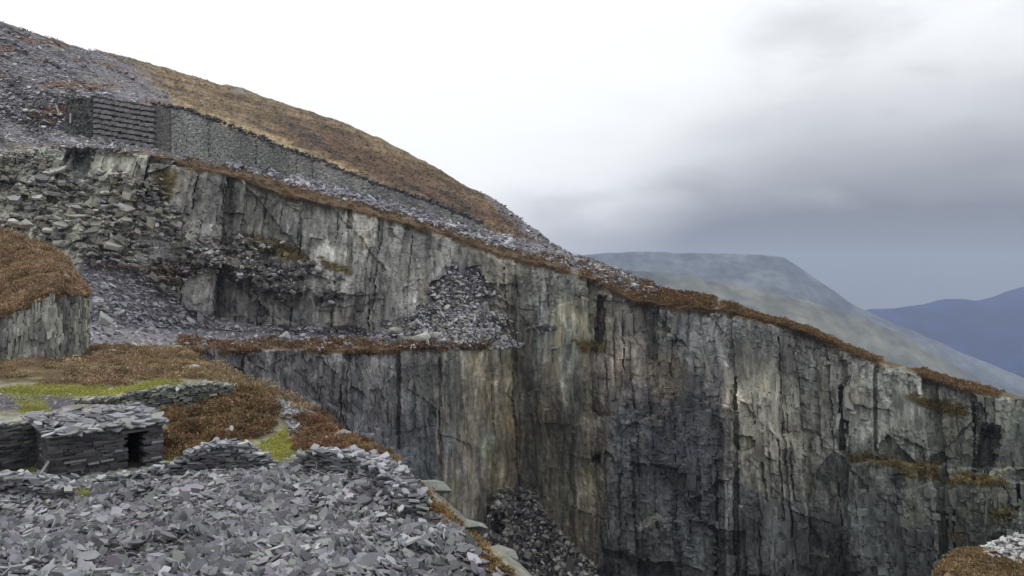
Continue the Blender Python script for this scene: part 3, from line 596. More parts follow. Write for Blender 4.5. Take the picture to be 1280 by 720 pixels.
def ground(X, Y, detail=True):
    z = ground0(X, Y)
    e = edge_dist(X, Y)
    if detail:
        e = e + .5 * fbm(X / 2.2, Y / 2.2, 3, 181)
        z = z + .5 * fbm(X / 3.6, Y / 3.2, 2, 182) * sstep(28.5, 24, Y) + .13 * fbm(X / 2.4, Y / 2.4, 4, 183) + .05 * fbm(X / .5, Y / .5, 3, 184)
    du = (X - HUT0[0]) * HUTU[0] + (Y - HUT0[1]) * HUTU[1]; dv = (X - HUT0[0]) * -HUTU[1] + (Y - HUT0[1]) * HUTU[0]
    z = np.where((du > .1) & (du < 4.5) & (dv > -.25) & (dv < 3.6), np.minimum(z, -8.0), z)
    d = np.maximum(e, 0)
    return np.maximum(z - np.where(d < 1.2, .8 * d, .96 + 3.4 * (d - 1.2)), -87)
npx = np.arange(-320, 900, 2.6); nY = np.exp(np.linspace(math.log(3.), math.log(116), 420))
NX, NY = np.meshgrid(npx, nY); NXw = (NX - 640) * NY / F
NZ = ground(NXw, NY)
GN = np.stack([NXw, NY, NZ], -1); NPX = NX; NPY = 360 - NZ / NY * F
ED = edge_dist(NXw, NY)

A_SLATE = [[(-330, 600), (60, 604), (120, 600), (215, 592), (345, 578), (372, 566), (450, 568), (482, 585), (540, 640), (598, 690), (640, 726), (660, 1200), (-330, 1200)], [(332, 492), (352, 498), (392, 516), (390, 525), (366, 548), (356, 530), (340, 512)], [(-20, 548), (20, 545), (66, 590), (70, 604), (-20, 604)], [(-330, 492), (60, 490), (110, 500), (60, 515), (-30, 512), (-330, 535)]]
A_HEATH = [[(-320, 436), (120, 430), (240, 440), (330, 474), (392, 512), (380, 522), (352, 498), (330, 490), (280, 476), (205, 474), (140, 483), (64, 482), (40, 478), (-320, 480)], [(206, 508), (260, 495), (330, 488), (338, 508), (346, 526), (338, 542), (300, 552), (262, 562), (228, 574), (208, 574)], [(372, 520), (395, 516), (440, 545), (492, 578), (500, 592), (478, 580), (448, 566), (376, 564), (366, 552)], [(480, 578), (545, 628), (604, 688), (648, 726), (622, 726), (580, 688), (524, 634), (490, 600)]]
A_MOSS = [[(50, 482), (140, 485), (205, 476), (225, 480), (190, 490), (130, 496), (60, 495), (0, 493), (-330, 490), (-330, 484), (0, 485)], [(300, 568), (332, 552), (356, 536), (372, 556), (378, 578), (350, 578), (330, 572)], [(30, 618), (70, 610), (118, 612), (112, 626), (60, 628)], [(-20, 565), (20, 560), (50, 590), (60, 606), (10, 606)], [(200, 574), (232, 572), (260, 568), (250, 580), (205, 586)], [(20, 500), (60, 506), (58, 522), (36, 520)]]
nwx = NPX + 5 * fbm(NXw / .9, NY / .9, 3, 191); nwy = NPY + 4 * fbm(NXw / .9, NY / .9, 3, 193)
PY_flat = 360 - ground0(NXw, NY) / NY * F
def area(polys, soft=3.):
    return np.maximum.reduce([pm(nwx, nwy, p, soft) for p in polys])
a_slate = area(A_SLATE); a_heath = area(A_HEATH, 4); a_moss = area(A_MOSS, 4)
on = (ED < .8)
nn = fbm(NXw / 1.5, NY / 1.5, 4, 195)
base = mix(np.ones_like(GN) * lin(112, 106, 84), np.ones_like(GN) * lin(136, 136, 126), sstep(-.2, .4, nn))
base = mix(base, np.ones_like(GN) * lin(92, 87, 94) * .75, a_slate)
base = mix(base, mix(np.ones_like(GN) * lin(84, 70, 52), np.ones_like(GN) * lin(112, 104, 66), sstep(-.1, .35, fbm(NXw / 1.6 + 9, NY / 2.4, 3, 287))), a_heath)
base = mix(base, mix(np.ones_like(GN) * lin(150, 148, 78), np.ones_like(GN) * lin(126, 128, 64), sstep(-.3, .3, nn)), a_moss)
base = mix(base, np.ones_like(GN) * lin(112, 112, 108), sstep(.3, 1.2, ED))
base = base * np.exp(.3 * fbm(NXw / .25, NY / .25, 3, 197))[..., None]
near_o = link('terrain', grid_mesh('terrain', GN, base, M_ground, True))
tag(near_o, 'near quarry terrace of slate waste, moss and heather soil', 'terrain', kind='structure')

# ------------------------------------------------------------------ hillock with columnar outcrop
hb = np.array([(-95, 78), (-75, 73), (-60, 69), (-48, 67), (-43, 66), (-40.2, 66), (-38.1, 66.6), (-37.6, 69), (-38.8, 73.5)])
hr = np.array([-4, -3.6, -3.1, -2.75, -2.5, -2.0, -.75, -.5, -.6])
hc = np.array([(-98, 88, 8.5), (-80, 86.5, 8), (-63, 86, 7.3), (-56, 84.5, 6.2), (-52, 84, 5.7), (-48, 82.5, 4.6), (-44.6, 80, 2.9), (-42, 77, .9), (-40.6, 75.6, -.3)])
tt = np.linspace(0, 8, 420); ti = np.arange(9)
fb = np.stack([np.interp(tt, ti, hb[:, 0]), np.interp(tt, ti, hb[:, 1])], -1)
zr = np.interp(tt, ti, hr) + .8 * (np.floor(vnoise(tt * 5, tt * 0, 201) * 5) / 5 - .4)
fc = np.stack([np.interp(tt, ti, hc[:, k]) for k in range(3)], -1)
zb = ground0(fb[:, 0], fb[:, 1]) - 1.2
tang = np.gradient(fb, axis=0); tang /= np.linalg.norm(tang, axis=1, keepdims=True); nout = np.stack([tang[:, 1], -tang[:, 0]], -1)
arc = np.r_[0, np.cumsum(np.linalg.norm(np.diff(fb, axis=0), axis=1))]
rows = []
for v in np.linspace(0, 1, 60):
    z = zb + (zr - zb) * v
    d = .3 * (1 - v)
    for w_, h_, am, sd in ((2.1, 1.8, .5, 205), (.75, .9, .3, 305), (.33, .5, .12, 325)):
        r, rc, fu, fv, eu, ev = bricks(arc + .25 * fbm(z / 2, arc / 4, 2, 203) + .1 * z * vnoise(arc / 3, arc * 0, 204), z + .3 * fbm(arc, z, 2, 206), w_, h_, sd)
        d = d + ((r(0) + rc(0)) - 1) * am + (fu - .5) * w_ * (rc(1) - .5) * .8 - sstep(.09, .02, eu) * (rc(2) > .4) * w_ * .4
    d = d + .12 * fbm(arc / .3, z / 1.5, 3, 207)
    rows.append(np.stack([fb[:, 0] + nout[:, 0] * d, fb[:, 1] + nout[:, 1] * d, z], -1))
GO = np.array(rows)
ca = np.ones_like(GO) * lin(128, 128, 120) * 1.35 * np.exp(.55 * fbm(np.tile(arc / .25, (60, 1)), GO[..., 2] / 3, 3, 211))[..., None]
ca = mix(ca, np.ones_like(ca) * lin(84, 84, 86), sstep(-.05, .4, fbm(np.tile(arc / .8, (60, 1)), GO[..., 2] / 4, 3, 213)) * .7)
ob = Bag(); sh = GO.shape; ix = np.arange(sh[0] * sh[1]).reshape(sh[:2]); q = np.stack([ix[:-1, :-1], ix[1:, :-1], ix[1:, 1:], ix[:-1, 1:]], -1).reshape(-1, 4)
ob.add(GO, q, np.arange(len(q)) * 4, ca); n = 2600
i = rng.integers(0, sh[0] - 10, n); j = rng.integers(100, sh[1], n); nr = np.c_[nout[j] + rng.normal(0, .2, (n, 2)), rng.normal(0, .06, n)]; nr /= np.linalg.norm(nr, axis=1, keepdims=True)
t_ = np.cross(np.array([[0, 0, 1.]]), nr); up = np.cross(nr, t_); W = rng.uniform(.08, .34, (n, 1)); H = W * rng.uniform(1, 4., (n, 1)); T = rng.uniform(.06, .3, (n, 1))
boxes(ob, GO[i, j] + np.array([0, 0, -.15]), t_ * W / 2, nr * T / 2, up * H / 2, ca[i, j] * np.exp(rng.normal(0, .1, (n, 1))), .2)
tag(link('rock_outcrop', ob.data('rock_outcrop', M_rock)), 'pale fluted slate outcrop at the left under the heather hillock', 'outcrop', kind='structure')
rows = []
for v in np.linspace(0, 1, 90):
    q = GO[-1] * (1 - v) + fc * v
    q[:, 2] += .45 * math.sin(v * math.pi) ** .8 * np.interp(tt, [0, 6, 8], [1, 1, .3]) + (.25 * fbm(q[:, 0] / 2, q[:, 1] / 2, 4, 215) if v > 0 else 0)
    rows.append(q)
for v in (.3, 1.):
    q = fc.copy(); q[:, 1] += 9 * v; q[:, 0] -= 4 * v; q[:, 2] = fc[:, 2] * (1 - v) - 9 * v; rows.append(q)
GH = np.array(rows)
ch = np.ones_like(GH) * lin(104, 82, 56) * np.exp(.35 * fbm(GH[..., 0] / .8, GH[..., 1] / .8, 3, 217))[..., None]
tag(link('hillock', grid_mesh('hillock', GH, ch, M_ground, True)), 'heather covered hillock above the pale outcrop at the left', 'hillock', kind='structure')

# ------------------------------------------------------------------ spur at the lower right
dxs, dys = np.meshgrid(np.r_[np.linspace(-17, 0, 110, endpoint=False), np.linspace(0, 75, 110)], np.linspace(-14, 14, 170))
spc = np.array([38.5, 58.0, -19.6]); radS = np.hypot(np.where(dxs < 0, dxs / 16, dxs / 75), dys / 13)
wl_ = sstep(.4, .6, radS)
SPX = spc[0] + dxs * (1 + .12 * wl_ * fbm(np.arctan2(dys, dxs) * 7, radS * 3, 4, 223)) + wl_ * 1.2 * fbm(dxs / 2, dys / 2, 3, 224); SPY = spc[1] + dys * (1 + .14 * wl_ * fbm(np.arctan2(dys, dxs) * 8, radS * 3, 4, 225))
SPZ = spc[2] - 3.6 * np.maximum(0, radS - .05) ** 1.2 - 75 * sstep(.42, 1.05, radS + .05 * fbm(dxs / 3, dys / 3, 3, 226)) + .5 * fbm(dxs / 3, dys / 3, 4, 221) + 2. * wl_ * fbm(dxs / 2.5, dys / 2.5, 4, 227)
sp = np.stack([SPX, SPY, SPZ], -1)
csp = mix(np.ones_like(sp) * lin(118, 98, 66), np.ones_like(sp) * lin(112, 110, 104) * np.exp(.5 * fbm(SPX / .8, SPZ / 4, 3, 229))[..., None], sstep(.42, .55, radS + .06 * fbm(dxs / 2, dys / 2, 3, 228)))
tag(link('spur', grid_mesh('spur', sp, csp, M_rock)), 'heather topped rock spur rising in the lower right corner', 'spur', kind='structure')

# ------------------------------------------------------------------ rubble on the near heap
def near_points(mask, n):
    """uniform over ground area: weight by cell area (depth squared)"""
    w = mask * NY ** 1.35
    i = pick(w, n)
    X = NXw.ravel()[i] + rng.normal(0, .5, n) * NY.ravel()[i] * 2.6 / F; Y = NY.ravel()[i] * np.exp(rng.normal(0, .004, n))
    return X, Y, ground(X, Y)
def near_normal(X, Y):
    e = .35; zx = (ground0(X + e, Y) - ground0(X - e, Y)) / (2 * e); zy = (ground0(X, Y + e) - ground0(X, Y - e)) / (2 * e)
    n = np.stack([-zx, -zy, np.ones_like(zx)], -1); return n / np.linalg.norm(n, axis=1, keepdims=True)
NSL = [lin(144, 144, 151), lin(130, 129, 137), lin(119, 117, 125), lin(154, 156, 160), lin(110, 111, 116), lin(135, 137, 137), lin(126, 120, 131), lin(96, 97, 102), lin(137, 141, 136)]
heap = pm(nwx, nwy, A_SLATE[0], 3) * (1 - .93 * area(A_MOSS[2:3], 3)) * on * (NY > 13.5) * (NPX > -120) * (NPX < 760)
bag = Bag()
def near_slates(mask, n, s0, s1, tilt, lift, pal=NSL, pw=2.2, thick=(.05, .12), coh=0.):
    X, Y, Z = near_points(mask, n); nr = near_normal(X, Y)
    big = fbm(X / 1.3, Y / 1.3, 3, 231)[:, None]
    nr = nr + rng.normal(0, 1, (n, 3)) * (tilt * rng.uniform(.3, 1.5, n))[:, None] + np.array([.12, -.18, 0]) * (1 + big) + coh * np.stack([fbm(X / .9, Y / .9, 2, 303) * 1.3 + .25, fbm(X / .9, Y / .9, 2, 305) * 1.3 - .35, X * 0], -1)
    nr[:, 2] = np.maximum(nr[:, 2], .12)
    size = s0 * (s1 / s0) ** (rng.uniform(0, 1, n) ** pw)
    cc = np.array(pal)[rng.integers(0, len(pal), n)] * np.exp(rng.normal(-.12, .24, (n, 1))) * (1 - .42 * sstep(.05, .35, fbm(X / 1.6, Y / 1.3, 3, 307)))[:, None]; cc = np.minimum(cc, .42)
    plates(bag, np.stack([X, Y, Z + lift * rng.uniform(-.2, 1, n)], -1), nr, size, rng.uniform(.32, .8, n), np.clip(size * rng.uniform(thick[0], thick[1], n), .012, .06), cc)
fine_m = sstep(.0, .3, fbm(NXw / 2.2, NY / 2.6, 3, 233)); steep_m = sstep(-.02, .22, fbm(NXw / 1.7, NY / 1.5, 3, 235)) * (1 - .7 * fine_m)
near_slates(heap * (.35 + fine_m), 17000, .05, .18, .45, .04, pw=1.2)
near_slates(heap * (1.15 - fine_m), 9500, .16, .46, .28, .14, pw=1.3, thick=(.05, .13), coh=.6)
near_slates(heap * steep_m, 6500, .2, .56, .35, .24, pw=1.3, thick=(.05, .12), coh=1.9)
near_slates(heap * (1 - fine_m), 700, .34, .7, .35, .17, pw=1.8, thick=(.05, .1)); near_slates(heap * sstep(.1, .4, fbm(NXw / 1.2, NY / 1.2, 3, 283)), 320, .45, .75, .3, .2, pw=1.8, thick=(.05, .1))
near_slates(area(A_SLATE[1:3], 3) * on, 1500, .12, .5, .3, .08)
near_slates(area([A_SLATE[3]], 6) * on, 2200, .08, .35, .2, .03)
near_slates(a_moss * on, 420, .1, .4, .25, .03)
tag(link('slate_rubble', bag.data('slate_rubble', M_slate)), 'grey lilac slate waste covering the near heap and terrace', 'rubble', kind='stuff')

# the larger loose slabs, one by one
tmpl = []
for k_ in range(22):
    bb = Bag(); plates(bb, np.zeros((1, 3)), np.array([[0, 0, 1.]]), np.array([1.]), np.array([rng.uniform(.5, .85)]), np.array([rng.uniform(.07, .13)]), np.array([NSL[k_ % len(NSL)]]), np.zeros(1))
    tmpl.append(bb.data('slate_slab', M_slab))
def place_slab(X, Y, Z, size, nr, yaw, label, group=None):
    o = link('slate_slab', tmpl[int(rng.integers(0, len(tmpl)))])
    u, v, n = frame_of(np.array([nr]), np.array([yaw]))
    R = Matrix((u[0], v[0], n[0])).transposed()
    o.matrix_world = Matrix.Translation((X, Y, Z)) @ R.to_4x4() @ Matrix.Diagonal((size, size, size, 1))
    return tag(o, label, 'slate slab', group)
def at_ground(x, y):
    """where the ray through a photograph pixel meets the near terrace"""
    Ys = np.linspace(14, 100, 3000); Xs = (x - 640) * Ys / F
    z = ground(Xs, Ys); h = (360 - y) * Ys / F
    k = np.argmax(h < z); return float(Xs[k]), float(Ys[k]), float(z[k])
for x, y, s, lab in ((111, 703, .62, 'broad oval slate slab near the bottom of the heap at the left'), (180, 682, .72, 'widest pale slate slab in the lower middle of the near heap'), (242, 616, .78, 'large slate slab at the top of the heap just below the low wall'), (145, 646, .62, 'tall tilted slate slab beside mossy ground at the top of the heap'), (201, 650, .5, 'square pale slate slab alone in the middle of the upper heap'), (128, 631, .72, 'long flat slate slab at the upper left of the heap by the moss'), (229, 667, .62, 'slate slab leaning among broken pieces in the middle of the heap'), (62, 655, .6, 'pale slate slab at the left side of the heap on dark stacked slates'), (330, 690, .6, 'large slate slab low on the heap, right of its middle'), (470, 690, .5, 'slate slab lying near the lower right flank of the heap')):
    X, Y, Z = at_ground(x, y); place_slab(X, Y, Z + .14, s, (rng.uniform(-.1, .2), rng.uniform(-.45, -.2), 1), rng.uniform(0, 6), lab)
X, Y, Z = near_points(heap * (NPX > -20) * (NPX < 640) * (NPY < 730) * (NY < 29), 285); nr = near_normal(X, Y)
for k_ in range(285):
    place_slab(X[k_], Y[k_], Z[k_] + rng.uniform(.05, .2), rng.uniform(.26, .46), nr[k_] + rng.normal(0, .45, 3) * np.array([1, 1, .2]) + np.array([.1, -.2, 0]), rng.uniform(0, 6.28), 'loose grey slate slab lying among smaller waste on the near heap', 'loose slate slabs on the near heap')

# ------------------------------------------------------------------ dry stone walls
def walk(path):
    p = np.array(path, float); s = np.r_[0, np.cumsum(np.hypot(np.diff(p[:, 0]), np.diff(p[:, 1])))]
    return p, s
def stone_courses(bag, path, thick, ch, ln, pal, gap=None, prot=.05, fill=1., bright=(.6, 1.25), cap=None, face_only=False):
    """path rows: X, Y, base z, height.  Lays courses of flat stones along it"""
    p, s = walk(path); L = s[-1]
    kmax = int(p[:, 3].max() / ch) + 1
    C_, AX, AY, AZ, K_ = [], [], [], [], []
    zoff = 0
    for k_ in range(kmax):
        hh = ch * rng.uniform(.75, 1.3); a = rng.uniform(-.5, 0) * ln[1]
        while a < L:
            l = rng.uniform(*ln); m = np.clip(a + l / 2, 0, L); a0 = max(a, 0); a1 = min(a + l, L); a += l
            if a1 - a0 < .04: continue
            m = (a0 + a1) / 2; q = np.array([np.interp(m, s, p[:, j]) for j in range(4)])
            if zoff > q[3] + rng.uniform(-.6, .3) * ch: continue
            if gap and gap[0] < m < gap[1] and zoff < gap[2]: continue
            if gap and zoff < gap[2]:
                if a0 < gap[0] < a1: a1 = gap[0]
                if a0 < gap[1] < a1: a0 = gap[1]
                m = (a0 + a1) / 2; q = np.array([np.interp(m, s, p[:, j]) for j in range(4)])
                if a1 - a0 < .05: continue
            j = min(np.searchsorted(s, m, side='right') - 1, len(s) - 2); e = p[j + 1, :2] - p[j, :2]; e = e / np.hypot(*e); nrm = np.array([e[1], -e[0]])
            pr = rng.uniform(-prot, prot)
            C_.append((q[0] + nrm[0] * pr, q[1] + nrm[1] * pr, q[2] + zoff + hh / 2 + (p[j + 1, 2] - p[j, 2]) * 0)); th_ = thick / 2 + rng.uniform(-.02, .03)
            sl = rng.normal(0, .03 + prot * .5); ya = rng.normal(0, prot * 1.6); e = np.array([e[0] * math.cos(ya) - e[1] * math.sin(ya), e[0] * math.sin(ya) + e[1] * math.cos(ya)]); nrm = np.array([e[1], -e[0]])
            AX.append((e[0] * (a1 - a0) / 2 * .985, e[1] * (a1 - a0) / 2 * .985, sl * (a1 - a0) / 2)); AY.append((nrm[0] * th_, nrm[1] * th_, 0)); AZ.append((0, 0, hh / 2 * .96))
            K_.append(pal[rng.integers(0, len(pal))] * rng.uniform(*bright))
        zoff += hh
    boxes(bag, np.array(C_), np.array(AX), np.array(AY), np.array(AZ), np.array(K_), .05)
def cap_slates(bag, path, width, n, s0, s1, pal, lift=.05, tilt=.2, bright=(.8, 1.3)):
    p, s = walk(path); m = rng.uniform(0, s[-1], n); q = np.stack([np.interp(m, s, p[:, j]) for j in range(4)], -1)
    pos = np.stack([q[:, 0] + rng.uniform(-.5, .5, n) * width, q[:, 1] + rng.uniform(-.5, .5, n) * width, q[:, 2] + q[:, 3] + lift * rng.uniform(-.5, 1.5, n)], -1)
    nr = np.array([0, 0, 1.]) + rng.normal(0, tilt, (n, 3)); sz = rng.uniform(s0, s1, n)
    plates(bag, pos, nr, sz, rng.uniform(.45, .85, n), sz * .1 + .02, np.array(pal)[rng.integers(0, len(pal), n)] * rng.uniform(*bright, (n, 1)))
def near_path(pts):
    o = []
    for x, Y, h in pts:
        X = (x - 640) * Y / F; o.append((X, Y, float(ground(np.array([X]), np.array([Y]))[0]) - .12, h + .12))
    return o
WL = [lin(108, 106, 114), lin(96, 96, 102), lin(124, 122, 128), lin(86, 86, 92), lin(116, 118, 116)]
WP = [lin(150, 152, 158), lin(138, 140, 144), lin(128, 128, 134), lin(146, 150, 144)]
def wall_thing(path, thick, ch, ln, label, ncap, capw, pal=WL, capsize=(.25, .55), cpal=WP):
    org = path[0][:3]; t = empty('dry_stone_wall', org)
    bb = Bag(); stone_courses(bb, path, thick, ch, ln, pal, None, .1); o = link('courses', bb.data('courses', M_wall, org=org), t)
    bb = Bag(); cap_slates(bb, path, capw, int(ncap * 1.6), *capsize, cpal, .06, .3, (.6, 1.35)); link('coping', bb.data('coping', M_slate, org=org), t)
    return tag(t, label, 'wall')
wall_thing(near_path([(112, 30.6, .25), (150, 30.6, .36), (190, 30.8, .32), (225, 31.2, .55), (250, 31.3, .8), (280, 31.6, .98), (310, 31.6, .8), (335, 31.2, .2)]), .65, .075, (.2, .75), 'low slate wall with pale coping running in front of the hut', 110, .7)
wall_thing(near_path([(376, 30.4, .35), (390, 29.9, .8), (410, 29.6, .8), (450, 28.6, .75), (478, 27.2, .7), (500, 25.6, .6), (518, 24.2, .3)]), .8, .07, (.25, .8), 'dark slate revetment along the terrace edge with pale slabs on top', 90, .9)
wall_thing(near_path([(100, 44.5, .15), (150, 44.4, .4), (185, 44, .8), (225, 44.4, 1.05), (262, 45.6, 1.0), (285, 47, .6)]), .9, .10, (.15, .5), 'tumbled greenish slate wall bank behind the hut, below the heather', 170, 1.1, [lin(112, 116, 106), lin(92, 94, 92), lin(128, 132, 122), lin(80, 80, 84)], (.2, .5), [lin(128, 132, 122), lin(112, 116, 108), lin(140, 142, 136)])
wall_thing(near_path([(-60, 28.5, .5), (0, 28, .7), (40, 27.6, .62), (80, 27.2, .35)]), .8, .07, (.2, .6), 'stacked dark slates with mossy tops at the left frame edge', 60, .9)

# ------------------------------------------------------------------ slate hut
hp0 = P(63, 598, 33.); hp1 = P(204, 583, 36.)
zf = -8.05; U = (hp1 - hp0)[:2]; LH = float(np.hypot(*U)); U = U / LH; Vb = np.array([-U[1], U[0]])     # U along the front, Vb to the back
hut = empty('slate_hut', (hp0[0], hp0[1], zf))
tag(hut, 'small ruined slate hut with a dark doorway and a loose slab roof', 'hut')
D = 3.8; HF0, HF1, HB0, HB1 = 1.86, 2.0, 2.16, 2.26
def hw(u, v): return (hp0[0] + U[0] * u + Vb[0] * v, hp0[1] + U[1] * u + Vb[1] * v)
bb = Bag(); th = .5; org = (hp0[0], hp0[1], zf)
HWC = [lin(88, 86, 92), lin(78, 78, 84), lin(98, 96, 100), lin(72, 72, 76), lin(92, 94, 94), lin(82, 78, 82)]
door = (LH * .675, LH * .675 + .62, 1.74)
stone_courses(bb, [hw(-.02, th / 2) + (zf - .2, HF0 + .2), hw(LH, th / 2) + (zf - .2, HF1 + .2)], th, .085, (.2, .95), HWC, (door[0], door[1], 1.94), .035, bright=(.6, 1.3))
stone_courses(bb, [hw(th / 2, D) + (zf - .2, HB0 + .2), hw(th / 2, th * .3) + (zf - .2, HF0 + .2)], th, .08, (.25, .9), HWC, None, .018, bright=(.75, 1.2))
stone_courses(bb, [hw(LH - th / 2, th) + (zf - .2, HF1 + .2), hw(LH - th / 2, D) + (zf - .2, HB1 + .2)], th, .08, (.25, .9), HWC, None, .018)
stone_courses(bb, [hw(LH, D) + (zf - .2, HB1 + .2), hw(0, D) + (zf - .2, HB0 + .2)], th, .1, (.3, .9), HWC, None, .018)
wl = link('wall', bb.data('wall', M_wall, org=org), hut)
# a few paler stones let into the front
for u, z, l in ((LH * .36, .62, .42), (LH * .58, 1.02, .3), (LH * .2, .8, .8), (LH * .93, .5, .45), (LH * .94, 1.2, .5), (LH * .48, .66, .5)):
    bb = Bag(); q = hw(u, -.012); boxes(bb, np.array([[q[0], q[1], zf + z]]), np.array([[U[0] * l / 2, U[1] * l / 2, .012]]), np.array([[Vb[0] * .08, Vb[1] * .08, 0]]), np.array([[0, 0, .04]]), np.array([lin(136, 136, 140)]))
    link('pale_stone', bb.data('pale_stone', M_wall, org=org), hut)
bb = Bag(); q = hw((door[0] + door[1]) / 2 + .1, .2)
boxes(bb, np.array([[q[0], q[1], zf + 1.8]]), np.array([[U[0] * .68, U[1] * .68, .02]]), np.array([[Vb[0] * .3, Vb[1] * .3, 0]]), np.array([[0, 0, .055]]), np.array([lin(104, 104, 110)]))
link('lintel', bb.data('lintel', M_wall, org=org), hut)
bb = Bag()     # roof: bed of slabs, then loose slates over it
def roofz(u, v): 
    f = np.clip(v / D, 0, 1); g = np.clip(u / LH, 0, 1)
    return zf + (HF0 + (HF1 - HF0) * g) * (1 - f) + (HB0 + (HB1 - HB0) * g) * f
nb = 7; eps = .16
uu = np.linspace(-eps, LH + eps, 16)
for i in range(15):
    a, c_ = uu[i], uu[i + 1]; 
    for j, (v0, v1) in enumerate(((-.22, 1.1), (1.1, 2.3), (2.3, 3.4), (3.4, D + .25))):
        cu, cv = (a + c_) / 2, (v0 + v1) / 2; q = hw(cu, cv); dz = (float(roofz(cu, v1)) - float(roofz(cu, v0))) / 2 if 0 < cv else .1
        boxes(bb, np.array([[q[0], q[1], float(roofz(cu, cv)) + .05 + rng.uniform(0, .02)]]), np.array([[U[0] * (c_ - a) * .52, U[1] * (c_ - a) * .52, .004]]), np.array([[Vb[0] * (v1 - v0) * .52, Vb[1] * (v1 - v0) * .52, dz]]), np.array([[0, 0, .035]]), np.array([NSL[rng.integers(0, 9)] * .8]))
def roof_slates(n, s0, s1, lift, urange, vrange, tilt):
    u = rng.uniform(*urange, n); v = rng.uniform(*vrange, n); q = np.array([hw(a, c_) for a, c_ in zip(u, v)])
    z = roofz(u, v) + .1 + rng.uniform(0, lift, n) + .12 * np.sin(np.clip(v / D, 0, 1) * 3.14)
    nr = np.array([U[1] * 0 - Vb[0] * .1, -Vb[1] * .1, 1.]) + rng.normal(0, tilt, (n, 3)); sz = rng.uniform(s0, s1, n)
    plates(bb, np.c_[q, z], nr, sz, rng.uniform(.5, .9, n), sz * .06 + .012, np.array(NSL)[rng.integers(0, 9, n)] * rng.uniform(.6, 1.1, (n, 1)))
roof_slates(240, .2, .6, .12, (-.1, LH), (.1, D + .5), .25)
roof_slates(110, .5, 1.05, .14, (-.1, LH), (-.18, D), .15)
roof_slates(40, .5, 1.1, .16, (-.2, LH + .05), (-.4, .05), .17)
roof_slates(5, .8, 1.15, .08, (LH * .78, LH * .97), (.2, 1.2), .05)
link('roof', bb.data('roof', M_slate, org=org), hut)
# broken wall joining the hut on the left
wq = [hw(.2, 3.1), hw(-2.2, 2.2), hw(-5, .8), hw(-9, 0)]
pth = [(x, y, -8.2, h) for (x, y), h in zip(wq, (2.2, 2.5, 2.5, 2.3))]
t = empty('dry_stone_wall', pth[0][:3]); bb = Bag(); stone_courses(bb, pth, .7, .09, (.25, .9), HWC + [lin(98, 104, 92)], None, .05); link('courses', bb.data('courses', M_wall, org=pth[0][:3]), t)
bb = Bag(); cap_slates(bb, pth, .9, 130, .25, .6, [lin(128, 130, 128), lin(112, 116, 104), lin(140, 142, 144)]); link('coping', bb.data('coping', M_slate, org=pth[0][:3]), t)
tag(t, 'ruined dark retaining wall joining the left end of the hut', 'wall')
# slab leaning on the hut's corner
place_slab(hp0[0] - .15, hp0[1] - .35, zf + .55, 1.25, (-.9, -.35, .55), .9, "long dark slate slab leaning at the hut's front left corner")
for x, y, s, lab in ((30, 584, .8, 'upright pointed slate slab in the moss left of the hut'), (14, 590, .7, 'flat slate slab in the moss near the left frame edge'), (48, 578, .6, "small tilted slate slab close to the hut's left wall")):
    X, Y, Z = at_ground(x, y); place_slab(X, Y, Z + .2, s, (rng.uniform(-.3, .3), -.6, .8), rng.uniform(0, 6), lab)

